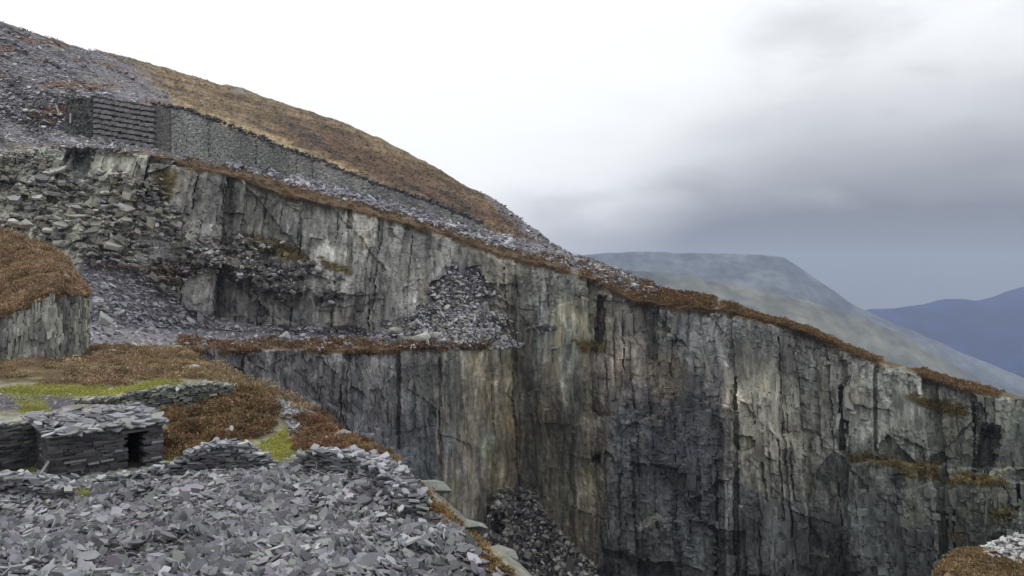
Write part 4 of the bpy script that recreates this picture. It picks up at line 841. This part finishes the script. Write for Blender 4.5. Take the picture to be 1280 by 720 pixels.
# ------------------------------------------------------------------ retaining walls on the hillside
RW = [lin(120, 120, 111), lin(112, 113, 107), lin(128, 130, 118), lin(108, 107, 106), lin(114, 112, 113), lin(102, 102, 100)]
def far_path(xa, xb, n, back=-.7, topd=0, footd=3):
    q = []
    for x in np.linspace(xa, xb, n):
        Yf = np.interp(x, xs, YF) + back; zt = (360 - np.interp(x, xs, yw) - topd) * Yf / F; zb_ = (360 - np.interp(x, xs, yf) - footd) * Yf / F
        q.append(((x - 640) * Yf / F, Yf, zb_, max(zt - zb_, .5)))
    return q
def far_wall(xa, xb, n, label, bump=None, joints=()):
    pth = far_path(xa, xb, n, -1.6)
    for q_i, q in enumerate(pth):
        if bump: pth[q_i] = q[:3] + (q[3] * 1.0,)
    org = pth[0][:3]; t = empty('retaining_wall', org); bb = Bag()
    p, s = walk(pth); step = .27; tops = []
    # follow the falling base course by course: stones laid on the level, base line steps down
    for i in range(int(s[-1] / .48)):
        a = i * .48 + .24; q = [np.interp(a, s, p[:, j]) for j in range(4)]
        e = np.array([np.interp(a + .4, s, p[:, 0]) - np.interp(a - .4, s, p[:, 0]), np.interp(a + .4, s, p[:, 1]) - np.interp(a - .4, s, p[:, 1])]); e /= np.hypot(*e); nrm = np.array([e[1], -e[0]])
        m = max(2, int(q[3] / step)); zz = q[2] + (np.arange(m) + .5) * q[3] / m
        off = rng.uniform(-.18, .18, m); pr = rng.uniform(-.1, .1, m)
        wob = np.interp(a, [j - .4 for j in joints] + [1e6], [0] * len(joints) + [0]) if joints else 0
        dk = .62 if any(abs((a - s[-1] * j)) < .26 for j in joints) else 1.
        cc = np.c_[q[0] + e[0] * off + nrm[0] * pr, q[1] + e[1] * off + nrm[1] * pr, zz]
        cl = np.array(RW)[rng.integers(0, len(RW), m)] * rng.uniform(.82, 1.16, (m, 1)) * (np.array([.6, .57, .6]) if a < 3.2 else 1.) * (1 + .15 * math.sin(a * .21) + .12 * math.sin(a * .9 + 1)) * 1.55
        if dk < 1: cc[:, :2] += -nrm * .3
        boxes(bb, cc, np.tile([e[0] * .3, e[1] * .3, 0], (m, 1)) * rng.uniform(.7, 1.15, (m, 1)), np.tile([nrm[0] * .5, nrm[1] * .5, 0], (m, 1)), np.tile([0, 0, q[3] / m * .5], (m, 1)) * rng.uniform(.85, 1., (m, 1)), cl, .08)
        tops.append((q[0], q[1], q[2] + q[3]))
    link('courses', bb.data('courses', M_wall, org=org), t)
    bb = Bag(); tp = np.array(tops); n2_ = len(tp) * 5
    i = rng.integers(0, len(tp), n2_); hh = .55 + .5 * vnoise(i / 9., i * 0., 241)
    pos = tp[i] + np.c_[rng.normal(0, .35, n2_), rng.uniform(-.6, .5, n2_), rng.uniform(-.1, 1, n2_) * hh]
    plates(bb, pos, np.array([0, 0, 1.]) + rng.normal(0, .25, (n2_, 3)), rng.uniform(.6, 1.3, n2_), rng.uniform(.5, .9, n2_), rng.uniform(.15, .3, n2_), np.array([lin(84, 80, 84), lin(70, 68, 72), lin(96, 92, 94)])[rng.integers(0, 3, n2_)])
    link('coping', bb.data('coping', M_slate, org=org), t)
    return tag(t, label, 'retaining wall')
far_wall(192, 604, 60, 'long lichened slate retaining wall stepping down the hillside', True, (.05, .16, .3, .42, .47, .62, .7, .9))
# ribbed pier at the wall's upper end
pth = far_path(119, 191, 12, -2.6, 1, 1); org = pth[0][:3]; t = empty('slate_pier', org)
p, s = walk(pth); nb = 8
for k_ in range(nb):
    bb = Bag()
    for i in range(int(s[-1] / .7) + 1):
        a = min(i * .7 + .35, s[-1]); q = [np.interp(a, s, p[:, j]) for j in range(4)]
        z0 = q[2] + q[3] * k_ / nb; h_ = q[3] / nb
        cc = np.array([[q[0], q[1] + .05 * k_, z0 + h_ * .33], [q[0], q[1] + .55 + .05 * k_, z0 + h_ * .8]])
        boxes(bb, cc + rng.normal(0, .06, (2, 3)), np.tile([.42, .02, 0], (2, 1)), np.array([[0, .8, 0], [0, .7, 0]]), np.array([[0, 0, h_ * .31], [0, 0, h_ * .2]]), np.array([lin(122, 119, 119), lin(62, 60, 62)]) * rng.uniform(.8, 1.2, (2, 1)), .1)
    link('stone_band', bb.data('stone_band', M_wall, org=org), t)
tag(t, 'dark ribbed slate pier of stepped stone bands at the wall top end', 'pier')
# rough end of the pier towards the left
pth = far_path(84, 119, 8, -1.5, 6, 2); org = pth[0][:3]; t = empty('dry_stone_wall', org); bb = Bag(); stone_courses(bb, pth, 1.4, .45, (.5, 1.2), [lin(88, 88, 84), lin(76, 76, 78), lin(98, 98, 90)], None, .2); link('courses', bb.data('courses', M_wall, org=org), t)
bb = Bag(); cap_slates(bb, pth, 1.6, 60, .6, 1.2, DRK, .2); link('coping', bb.data('coping', M_slate, org=org), t)
tag(t, 'rough dark stone wall left of the ribbed pier on the tip', 'wall')

# ------------------------------------------------------------------ boulders
def rock_mesh(seed, s, col, npt=15):
    r_ = np.random.default_rng(seed); bm = bmesh.new()
    pts = r_.normal(0, 1, (npt, 3)); pts /= np.linalg.norm(pts, axis=1, keepdims=True); pts *= np.array(s) * r_.uniform(.8, 1.05, (npt, 1))
    for q in pts: bm.verts.new(q)
    res = bmesh.ops.convex_hull(bm, input=bm.verts[:])
    bmesh.ops.delete(bm, geom=[g for g in res['geom_interior'] if isinstance(g, bmesh.types.BMVert)], context='VERTS')
    bmesh.ops.bevel(bm, geom=bm.edges[:], offset=min(s) * .06, segments=1, affect='EDGES')
    me = bpy.data.meshes.new('boulder'); bm.to_mesh(me); bm.free()
    at = me.color_attributes.new('Col', 'FLOAT_COLOR', 'POINT'); c4 = np.ones((len(me.vertices), 4), np.float32); c4[:, :3] = col * r_.uniform(.88, 1.1, (len(me.vertices), 1)); at.data.foreach_set('color', c4.ravel())
    me.materials.append(M_wall); return me
pale = lin(168, 168, 162); grey = lin(140, 140, 140)
for k_, (x, y, s, col, lab) in enumerate((
    (286, 543, (.38, .3, .42), lin(170, 170, 164), 'pale pointed boulder sitting alone in the heather beside the hut'),
    (148, 431, (.8, .6, .5), pale, 'pale boulder at the back of the heather terrace, leftmost of three'),
    (166, 434, (.6, .6, .4), pale, 'smaller pale boulder between two others behind the heather terrace'),
    (180, 436, (1.0, .7, .5), lin(150, 154, 146), 'broad greenish boulder at the back right of the heather terrace'),
    (243, 460, (.75, .5, .22), lin(160, 158, 156), 'flat pale slab poking out of heather near the terrace edge'),
    (138, 440, (.6, .4, .2), lin(165, 162, 152), 'low flat pale rock in the heather near the outcrop'),
    (398, 560, (.25, .2, .2), lin(158, 158, 160), 'small pale rock in reddish heather above the revetment'),
    (410, 552, (.3, .25, .24), grey, 'grey rock among heather bushes on the terrace edge'),
    (428, 543, (.55, .35, .22), grey, 'grey rock slab at the brink above the dark cliff foot'),
    (209, 584, (.3, .25, .22), pale, "small pale rock on the grass at the hut's right corner"),
)):
    X, Y, Z = at_ground(x, y); o = link('boulder', rock_mesh(300 + k_, s, col), None, (X, Y, Z + s[2] * .35)); tag(o, lab, 'boulder')
for k_, (x, y, Y, s, col, lab) in enumerate((
    (133, 398, 118, (1.5, 1.2, 1.6), lin(150, 152, 150), 'large pale block in the gully scree behind the fluted outcrop'),
    (505, 424, 146, (1.9, 1.5, 1.2), lin(120, 118, 114), 'dark block on the bench left of the slate cone'),
    (527, 421, 145, (2.0, 1.4, 1.3), lin(176, 174, 166), 'biggest pale boulder at the foot of the slate cone on the bench'),
    (543, 419, 146, (1.2, 1., 1.1), lin(168, 166, 162), 'rounder pale boulder right beside the biggest one on the bench'),
    (494, 413, 148, (1.5, 1., .9), lin(165, 164, 158), 'pale angular boulder at the left toe of the slate cone'),
    (356, 421, 127, (1.1, .9, 1.), lin(165, 164, 162), 'pale upright boulder in the middle of the long rock bench'),
)):
    p_ = P(x, y, Y); o = link('boulder', rock_mesh(340 + k_, s, col), None, p_); tag(o, lab, 'boulder')
for k_, (x, y, Y, s, lab) in enumerate(((34, 280, 85, (.9, .7, .6), 'white boulder on the crest of the left hillock, right of another'), (16, 277, 85.5, (.7, .6, .5), 'pale boulder on the crest of the left hillock at the frame edge'), (83, 346, 72, (.35, .3, .35), 'small white rock halfway down the heather of the left hillock'))):
    o = link('boulder', rock_mesh(360 + k_, s, lin(175, 173, 166)), None, P(x, y, Y)); tag(o, lab, 'boulder')
# pale slabs breaking out at the terrace brink
for k_, (x, y, Y, s, lab) in enumerate(((542, 604, 29.5, (.75, .9, .28), 'pale greenish rock slab jutting over the pit at the terrace brink'), (586, 652, 24.5, (.7, .8, .25), 'narrow pale rock slab below the heather strip at the brink'), (626, 690, 21.5, (.55, .55, .25), 'pale rock slab lowest along the terrace brink above the pit'))):
    o = link('rock_slab', rock_mesh(370 + k_, s, lin(118, 121, 114), 18), None, P(x, y + 4, Y)); o.rotation_euler = (0, .28, .7); tag(o, lab, 'rock slab')
# two thin posts of slate near the pier
for x, y, h_, lab in ((72, 137, 1.9, 'leaning pale slate post on the tip, left of the other post'), (88, 148, 2.0, 'upright slim pale slate post standing below the rough wall')):
    Yp = 165.5; bb = Bag(); boxes(bb, np.array([[0, 0, 0]]), np.array([[.16, 0, 0]]), np.array([[0, .08, 0]]), np.array([[0, 0, h_ / 2]]), np.array([lin(176, 172, 164)])); o = link('slate_post', bb.data('slate_post', M_wall), None, P(x, y, Yp)); o.rotation_euler = (0, -.35 if x < 80 else .03, 0); tag(o, lab, 'post')

# pale slab pile on the lower right spur
spz = lambda X, Y: float(SPZ.ravel()[np.argmin((SPX.ravel() - X) ** 2 + (SPY.ravel() - Y) ** 2)])
bb = Bag(); n = 420; q = P(1272, 690, 60.); X = q[0] + rng.normal(0, 1.1, n); Y = q[1] + rng.normal(0, 1.0, n)
zt = np.array([spz(a, c_) for a, c_ in zip(X, Y)]); hh = np.maximum(0, 1.5 - .55 * np.hypot(X - q[0], Y - q[1]))
plates(bb, np.c_[X, Y, zt + hh * rng.uniform(.2, 1, n) + .05], np.array([0, -.2, 1.]) + rng.normal(0, .35, (n, 3)), rng.uniform(.25, .95, n), rng.uniform(.35, .7, n), rng.uniform(.04, .1, n), np.array([lin(186, 186, 184), lin(170, 170, 170), lin(150, 150, 152)])[rng.integers(0, 3, n)] * rng.uniform(.8, 1.15, (n, 1)))
tag(link('slate_rubble', bb.data('slate_rubble', M_slate)), 'heap of whitish slate slabs on the lower right spur', 'rubble', kind='stuff')

# ------------------------------------------------------------------ near heather and grass
H_BR = [lin(164, 137, 110), lin(148, 122, 96), lin(132, 110, 87), lin(158, 143, 108), lin(118, 99, 81), lin(176, 153, 128)]
H_RD = [lin(140, 98, 88), lin(126, 90, 79), lin(116, 92, 68), lin(122, 104, 73)]
H_GR = [lin(120, 114, 70), lin(104, 100, 62), lin(126, 106, 68), lin(112, 92, 60)]
bag = Bag()
def near_heather(mask, n, r0, r1, K, pal, sp=.11):
    X, Y, Z = near_points(mask, n); rad = rng.uniform(r0, r1, n) * (1 + .35 * fbm(X / 2, Y / 2, 2, 251))
    tint = np.exp(.5 * fbm(X / 2, Y / 2, 3, 253) + rng.normal(0, .22, n))[:, None] * np.stack([np.ones(n), 1 + .14 * fbm(X / 4, Y / 4, 3, 255), np.ones(n)], -1)
    sprigs(bag, np.stack([X, Y, Z - .08], -1), rad, K, np.full(n, sp), np.full(n, sp * .36), pal, tint)
vis = on * (NPX > -320) * (NPX < 760)
hm = sstep(-.35, .1, fbm(NXw / 1.6, NY / 2.4, 3, 271))
near_heather(pm(nwx, nwy, A_HEATH[0], 4) * vis * (.08 + hm), 2100, .34, .85, 150, H_BR)
near_heather(pm(nwx, nwy, A_HEATH[0], 4) * vis * (1.1 - hm) * (NPX > 120), 500, .15, .4, 60, H_GR + H_GR[:2] + [lin(150, 138, 90)], .09)
near_heather(pm(nwx, nwy, A_HEATH[3], 4) * vis, 700, .16, .34, 80, H_BR[:3] + H_GR + H_RD[:2], .08)
near_heather(pm(nwx, nwy, A_HEATH[1], 4) * vis, 260, .2, .4, 80, H_BR[:3] + H_GR, .09)
near_heather(pm(nwx, nwy, A_HEATH[2], 4) * vis, 200, .15, .32, 80, H_RD + H_GR, .08)
i = rng.integers(0, GH.reshape(-1, 3)[:90 * 420].shape[0], 4600); q = GH.reshape(-1, 3)[i]; q = q[(q[:, 0] > -85) & (fbm(q[:, 0] / 1.5, q[:, 1] / 1.5, 3, 289) > -.22)]
n = len(q); rad = rng.uniform(.3, .75, n)
sprigs(bag, q + np.array([0, 0, -.06]), rad, 100, np.full(n, .13), np.full(n, .045), H_BR, np.exp(.5 * fbm(q[:, 0] / 2, q[:, 1] / 2, 3, 257) + rng.normal(0, .2, n))[:, None] * np.ones((1, 3)))
tag(link('heather', bag.data('heather', M_plant)), 'brown heather carpeting the near terrace and the left hillock', 'heather', kind='stuff')
bag = Bag()
w = (radS < .46) & (dxs < 26); idx = np.flatnonzero(w.ravel()); i = idx[rng.integers(0, len(idx), 1100)]; q = sp.reshape(-1, 3)[i]
sprigs(bag, q, rng.uniform(.25, .6, 1100), 90, np.full(1100, .12), np.full(1100, .04), H_BR[:4] + H_GR + H_RD[:1], np.exp(.3 * fbm(q[:, 0] / 2, q[:, 1] / 2, 2, 259))[:, None] * np.ones((1, 3)))
tag(link('heather', bag.data('heather', M_plant)), 'mixed brown and green heather on the lower right spur', 'heather', kind='stuff')
# short grass
bag = Bag(); X, Y, Z = near_points(a_moss * vis, 12000); n = len(X)
sprigs(bag, np.stack([X, Y, Z], -1), rng.uniform(.04, .12, n), 9, np.full(n, .07), np.full(n, .014), [lin(164, 164, 84), lin(146, 150, 72), lin(176, 168, 104), lin(126, 132, 62)], np.exp(.25 * fbm(X / 1.5, Y / 1.5, 3, 261))[:, None] * np.ones((1, 3)), 1.)
tag(link('grass', bag.data('grass', M_plant)), 'yellow green moss and grass between the slate walls', 'grass', kind='stuff')

# separate bushes close to the hut and along the terrace edge
def bush_templates(pal, n, K):
    o = []
    for k_ in range(n):
        bb = Bag(); m = 5; cen = np.c_[rng.normal(0, .26, m), rng.normal(0, .26, m), rng.uniform(-.05, .12, m)]
        sprigs(bb, cen, rng.uniform(.3, .48, m), K // m, np.full(m, .10), np.full(m, .032), pal, rng.uniform(.85, 1.15, (m, 1)) * np.ones((1, 3)), .85)
        o.append(bb.data('heather_bush', M_bush))
    return o
TB = bush_templates(H_BR[:3] + H_GR[:2] + H_RD[:1], 6, 900); TR = bush_templates(H_RD + H_BR[1:3], 5, 900)
def bushes(poly, n, tm, s0, s1, label, group, mind):
    got = []; m = pm(NPX, NPY, poly, 1) * on; tries = 0
    X, Y, Z = near_points(m, n * 12)
    for a in range(len(X)):
        if len(got) >= n: break
        if any((X[a] - g[0]) ** 2 + (Y[a] - g[1]) ** 2 < mind ** 2 for g in got): continue
        got.append((X[a], Y[a])); o = link('heather_bush', tm[int(rng.integers(0, len(tm)))], None, (X[a], Y[a], Z[a] + .02)); s = rng.uniform(s0, s1)
        o.rotation_euler = (0, 0, rng.uniform(0, 6.28)); o.scale = (s, s, s * rng.uniform(.75, 1.05)); tag(o, label, 'heather bush', group)
bushes(A_HEATH[1], 60, TB, .9, 1.5, "brown green heather bush in the patch right of the hut's doorway", 'heather bushes beside the hut', .75)
bushes([(374, 524), (395, 518), (425, 540), (420, 548), (380, 545)], 10, TR, .7, 1.1, 'reddish heather bush beside the slate strip on the terrace edge', 'heather bushes by the slate strip', .7)
bushes([(372, 552), (428, 545), (440, 552), (430, 566), (376, 564)], 14, TR, .6, .95, 'low reddish heather bush just above the dark revetment', 'heather bushes above the revetment', .6)
bushes([(430, 546), (446, 550), (495, 580), (500, 590), (476, 578), (450, 566)], 22, TB, .55, .9, 'olive heather bush on the brink behind the revetment slabs', 'heather bushes on the brink', .55)

# ------------------------------------------------------------------ far mountains
def mountain(name, sky, depth, near, ybot, col, label, seed, amp):
    sk = np.array(sky, float); mx = np.linspace(sk[0, 0], sk[-1, 0], 260); top = np.interp(mx, sk[:, 0], sk[:, 1]) + 1.2 * fbm(mx / 18, mx * 0, 4, seed)
    A = P(mx, top, depth); B = P(mx, ybot, near); R_ = []
    back = A + np.array([0, depth * .12, -depth * .06]); back[:, 2] = np.maximum(back[:, 2], -550)
    for v in np.linspace(0, 1, 6, endpoint=False): R_.append(back * (1 - v) + A * v)
    for v in np.linspace(0, 1, 110):
        q = A * (1 - v) + B * v; n_ = fbm(q[:, 0] / (amp * 6), q[:, 1] / (amp * 6) + v * 2, 5, seed + 3) * amp * min(1, v * 6)
        q = q + np.c_[np.zeros(260), -n_, n_ * .5]; q[:, 2] = np.maximum(q[:, 2], -555); R_.append(q)
    G_ = np.array(R_); c0, c1 = lin(*col[0]), lin(*col[1])
    cc = mix(np.ones_like(G_) * c0, np.ones_like(G_) * c1, sstep(-.25, .35, fbm(G_[..., 0] / 160, G_[..., 1] / 160, 5, seed + 5)))
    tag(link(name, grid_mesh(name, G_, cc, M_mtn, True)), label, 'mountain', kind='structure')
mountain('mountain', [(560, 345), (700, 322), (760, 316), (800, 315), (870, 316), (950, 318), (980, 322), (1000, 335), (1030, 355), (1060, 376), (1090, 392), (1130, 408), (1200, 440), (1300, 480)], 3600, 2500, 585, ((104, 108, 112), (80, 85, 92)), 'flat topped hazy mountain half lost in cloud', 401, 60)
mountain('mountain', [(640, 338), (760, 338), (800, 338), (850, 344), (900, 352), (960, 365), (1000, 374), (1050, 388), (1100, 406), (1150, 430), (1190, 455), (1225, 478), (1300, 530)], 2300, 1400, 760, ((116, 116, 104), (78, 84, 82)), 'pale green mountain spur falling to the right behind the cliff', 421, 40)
mountain('mountain', [(1000, 420), (1060, 392), (1090, 386), (1120, 385), (1150, 381), (1180, 374), (1195, 373), (1220, 376), (1240, 371), (1260, 364), (1285, 356), (1340, 335), (1420, 325), (1560, 345)], 4600, 3300, 530, ((22, 42, 96), (14, 28, 76)), 'dark blue mountain at the far right under the rain cloud', 441, 70)  # cloud shadow and blue of distance painted into this base colour

# ------------------------------------------------------------------ air
hb_ = bmesh.new(); bmesh.ops.create_cube(hb_, size=1); me = bpy.data.meshes.new('haze'); hb_.to_mesh(me); hb_.free()
hz = link('haze', me); HT = 300.; hz.scale = (14400, 14400, HT + 561.); hz.location = (0, 0, (HT - 561.) / 2)
m = bpy.data.materials.new('haze'); m.use_nodes = True; nt = m.node_tree; nt.nodes.remove(nt.nodes['Principled BSDF'])
pv = nt.nodes.new('ShaderNodeVolumePrincipled'); pv.inputs['Color'].default_value = (.58, .69, .92, 1); pv.inputs['Density'].default_value = .00012; pv.inputs['Anisotropy'].default_value = .1
nt.links.new(pv.outputs[0], nt.nodes['Material Output'].inputs['Volume']); me.materials.append(m)
tag(hz, 'pale blue haze filling the valley air', 'haze', kind='stuff')

# ------------------------------------------------------------------ sky, sun, camera
SUN = Vector((-.52, .30, .80)).normalized()
w = bpy.data.worlds.new('World'); scene.world = w; w.use_nodes = True; nt = w.node_tree; N = nt.nodes; Lk = nt.links
bg = N['Background']; bg.inputs['Strength'].default_value = .1
sky = N.new('ShaderNodeTexSky'); sky.sky_type = 'NISHITA'; sky.sun_disc = False
sky.sun_elevation = math.asin(SUN.z); sky.sun_rotation = math.atan2(SUN.x, SUN.y)
tc = N.new('ShaderNodeTexCoord')
def node(t, **k):
    n = N.new(t)
    for a, v in k.items(): setattr(n, a, v)
    return n
def math_(op, a, b=None):
    n = node('ShaderNodeMath', operation=op)
    for i, v in enumerate((a, b)):
        if v is None: continue
        if isinstance(v, (int, float)): n.inputs[i].default_value = v
        else: Lk.new(v, n.inputs[i])
    return n.outputs[0]
def mrange(v, a, b, c, d, smooth=True):
    n = node('ShaderNodeMapRange'); n.interpolation_type = 'SMOOTHSTEP' if smooth else 'LINEAR'
    for i, q in enumerate((a, b, c, d)): n.inputs[i + 1].default_value = q
    Lk.new(v, n.inputs[0]); return n.outputs[0]
def mixc(f, a, b):
    n = node('ShaderNodeMix', data_type='RGBA'); Lk.new(f, n.inputs[0]) if not isinstance(f, float) else setattr(n.inputs[0], 'default_value', f)
    for i, v in ((6, a), (7, b)):
        if isinstance(v, tuple): n.inputs[i].default_value = v + (1,)
        else: Lk.new(v, n.inputs[i])
    return n.outputs[2]
nz = node('ShaderNodeTexNoise'); nz.inputs['Scale'].default_value = 2.3; nz.inputs['Detail'].default_value = 4; nz.inputs['Roughness'].default_value = .45
mp = node('ShaderNodeMapping'); mp.inputs['Scale'].default_value = (1, 1, 2.6); Lk.new(tc.outputs['Generated'], mp.inputs['Vector']); Lk.new(mp.outputs[0], nz.inputs['Vector'])
nz2 = node('ShaderNodeTexNoise'); nz2.inputs['Scale'].default_value = 6; nz2.inputs['Detail'].default_value = 4; Lk.new(mp.outputs[0], nz2.inputs['Vector'])
sx3 = node('ShaderNodeSeparateXYZ'); Lk.new(tc.outputs['Generated'], sx3.inputs[0])
wob = math_('SUBTRACT', nz.outputs['Fac'], .5); wob2 = math_('SUBTRACT', nz2.outputs['Fac'], .5)
# bearing to the right of the view, and height, bent by the cloud noise
xx = math_('ADD', sx3.outputs[0], math_('MULTIPLY', wob, .35)); zz = math_('ADD', math_('ADD', sx3.outputs[2], math_('MULTIPLY', wob, .22)), math_('MULTIPLY', wob2, .2))
right = mrange(math_('ADD', xx, mrange(zz, .02, .16, .16, 0)), -.10, .42, 0, 1); front = mrange(sx3.outputs[1], -.1, .5, 0, 1)
low = mrange(zz, .0, .27, 1, 0)
dark = math_('MULTIPLY', math_('MULTIPLY', right, front), low)
white = (11.5, 11.6, 11.7); c1 = mixc(math_('MULTIPLY', mrange(nz.outputs['Fac'], .42, .7, 0, .3), right), white, (9.7, 9.9, 10.1))
dn = node('ShaderNodeVectorMath', operation='DOT_PRODUCT'); dn.inputs[1].default_value = Vector((.46, 1, .085)).normalized(); Lk.new(tc.outputs['Generated'], dn.inputs[0])
dk2 = math_('MULTIPLY', mrange(math_('ADD', dn.outputs['Value'], math_('MULTIPLY', wob2, .05)), .955, 1.0, 0, .42), mrange(math_('ADD', nz2.outputs['Fac'], math_('MULTIPLY', wob, .5)), .3, .65, .35, 1))
dark = math_('MINIMUM', math_('ADD', dark, dk2), 1.)
c2 = mixc(dark, c1, (2.35, 2.45, 2.8))
c3 = mixc(.06, c2, sky.outputs[0])
Lk.new(c3, bg.inputs['Color'])
ld = bpy.data.lights.new('sun', 'SUN'); ld.energy = 1.6; ld.angle = math.radians(11); ld.color = (1, .97, .92)
lo = bpy.data.objects.new('sun', ld); COL.objects.link(lo); lo.rotation_euler = (-SUN).to_track_quat('-Z', 'Y').to_euler(); lo.location = (0, 0, 240)
cd = bpy.data.cameras.new('camera'); cam = bpy.data.objects.new('camera', cd); COL.objects.link(cam)
cam.rotation_euler = (math.pi / 2, 0, 0); cd.sensor_width = 36; cd.lens = 36 * F / 1280; cd.clip_start = .1; cd.clip_end = 40000
scene.camera = cam
vs = scene.view_settings; vs.view_transform = 'Standard'; vs.look = 'None'; vs.exposure = 0; vs.gamma = 1; vs.use_curve_mapping = False
cy = scene.cycles; cy.max_bounces = 5; cy.diffuse_bounces = 3; cy.glossy_bounces = 2; cy.volume_bounces = 0; cy.use_denoising = True
cy.caustics_reflective = False; cy.caustics_refractive = False
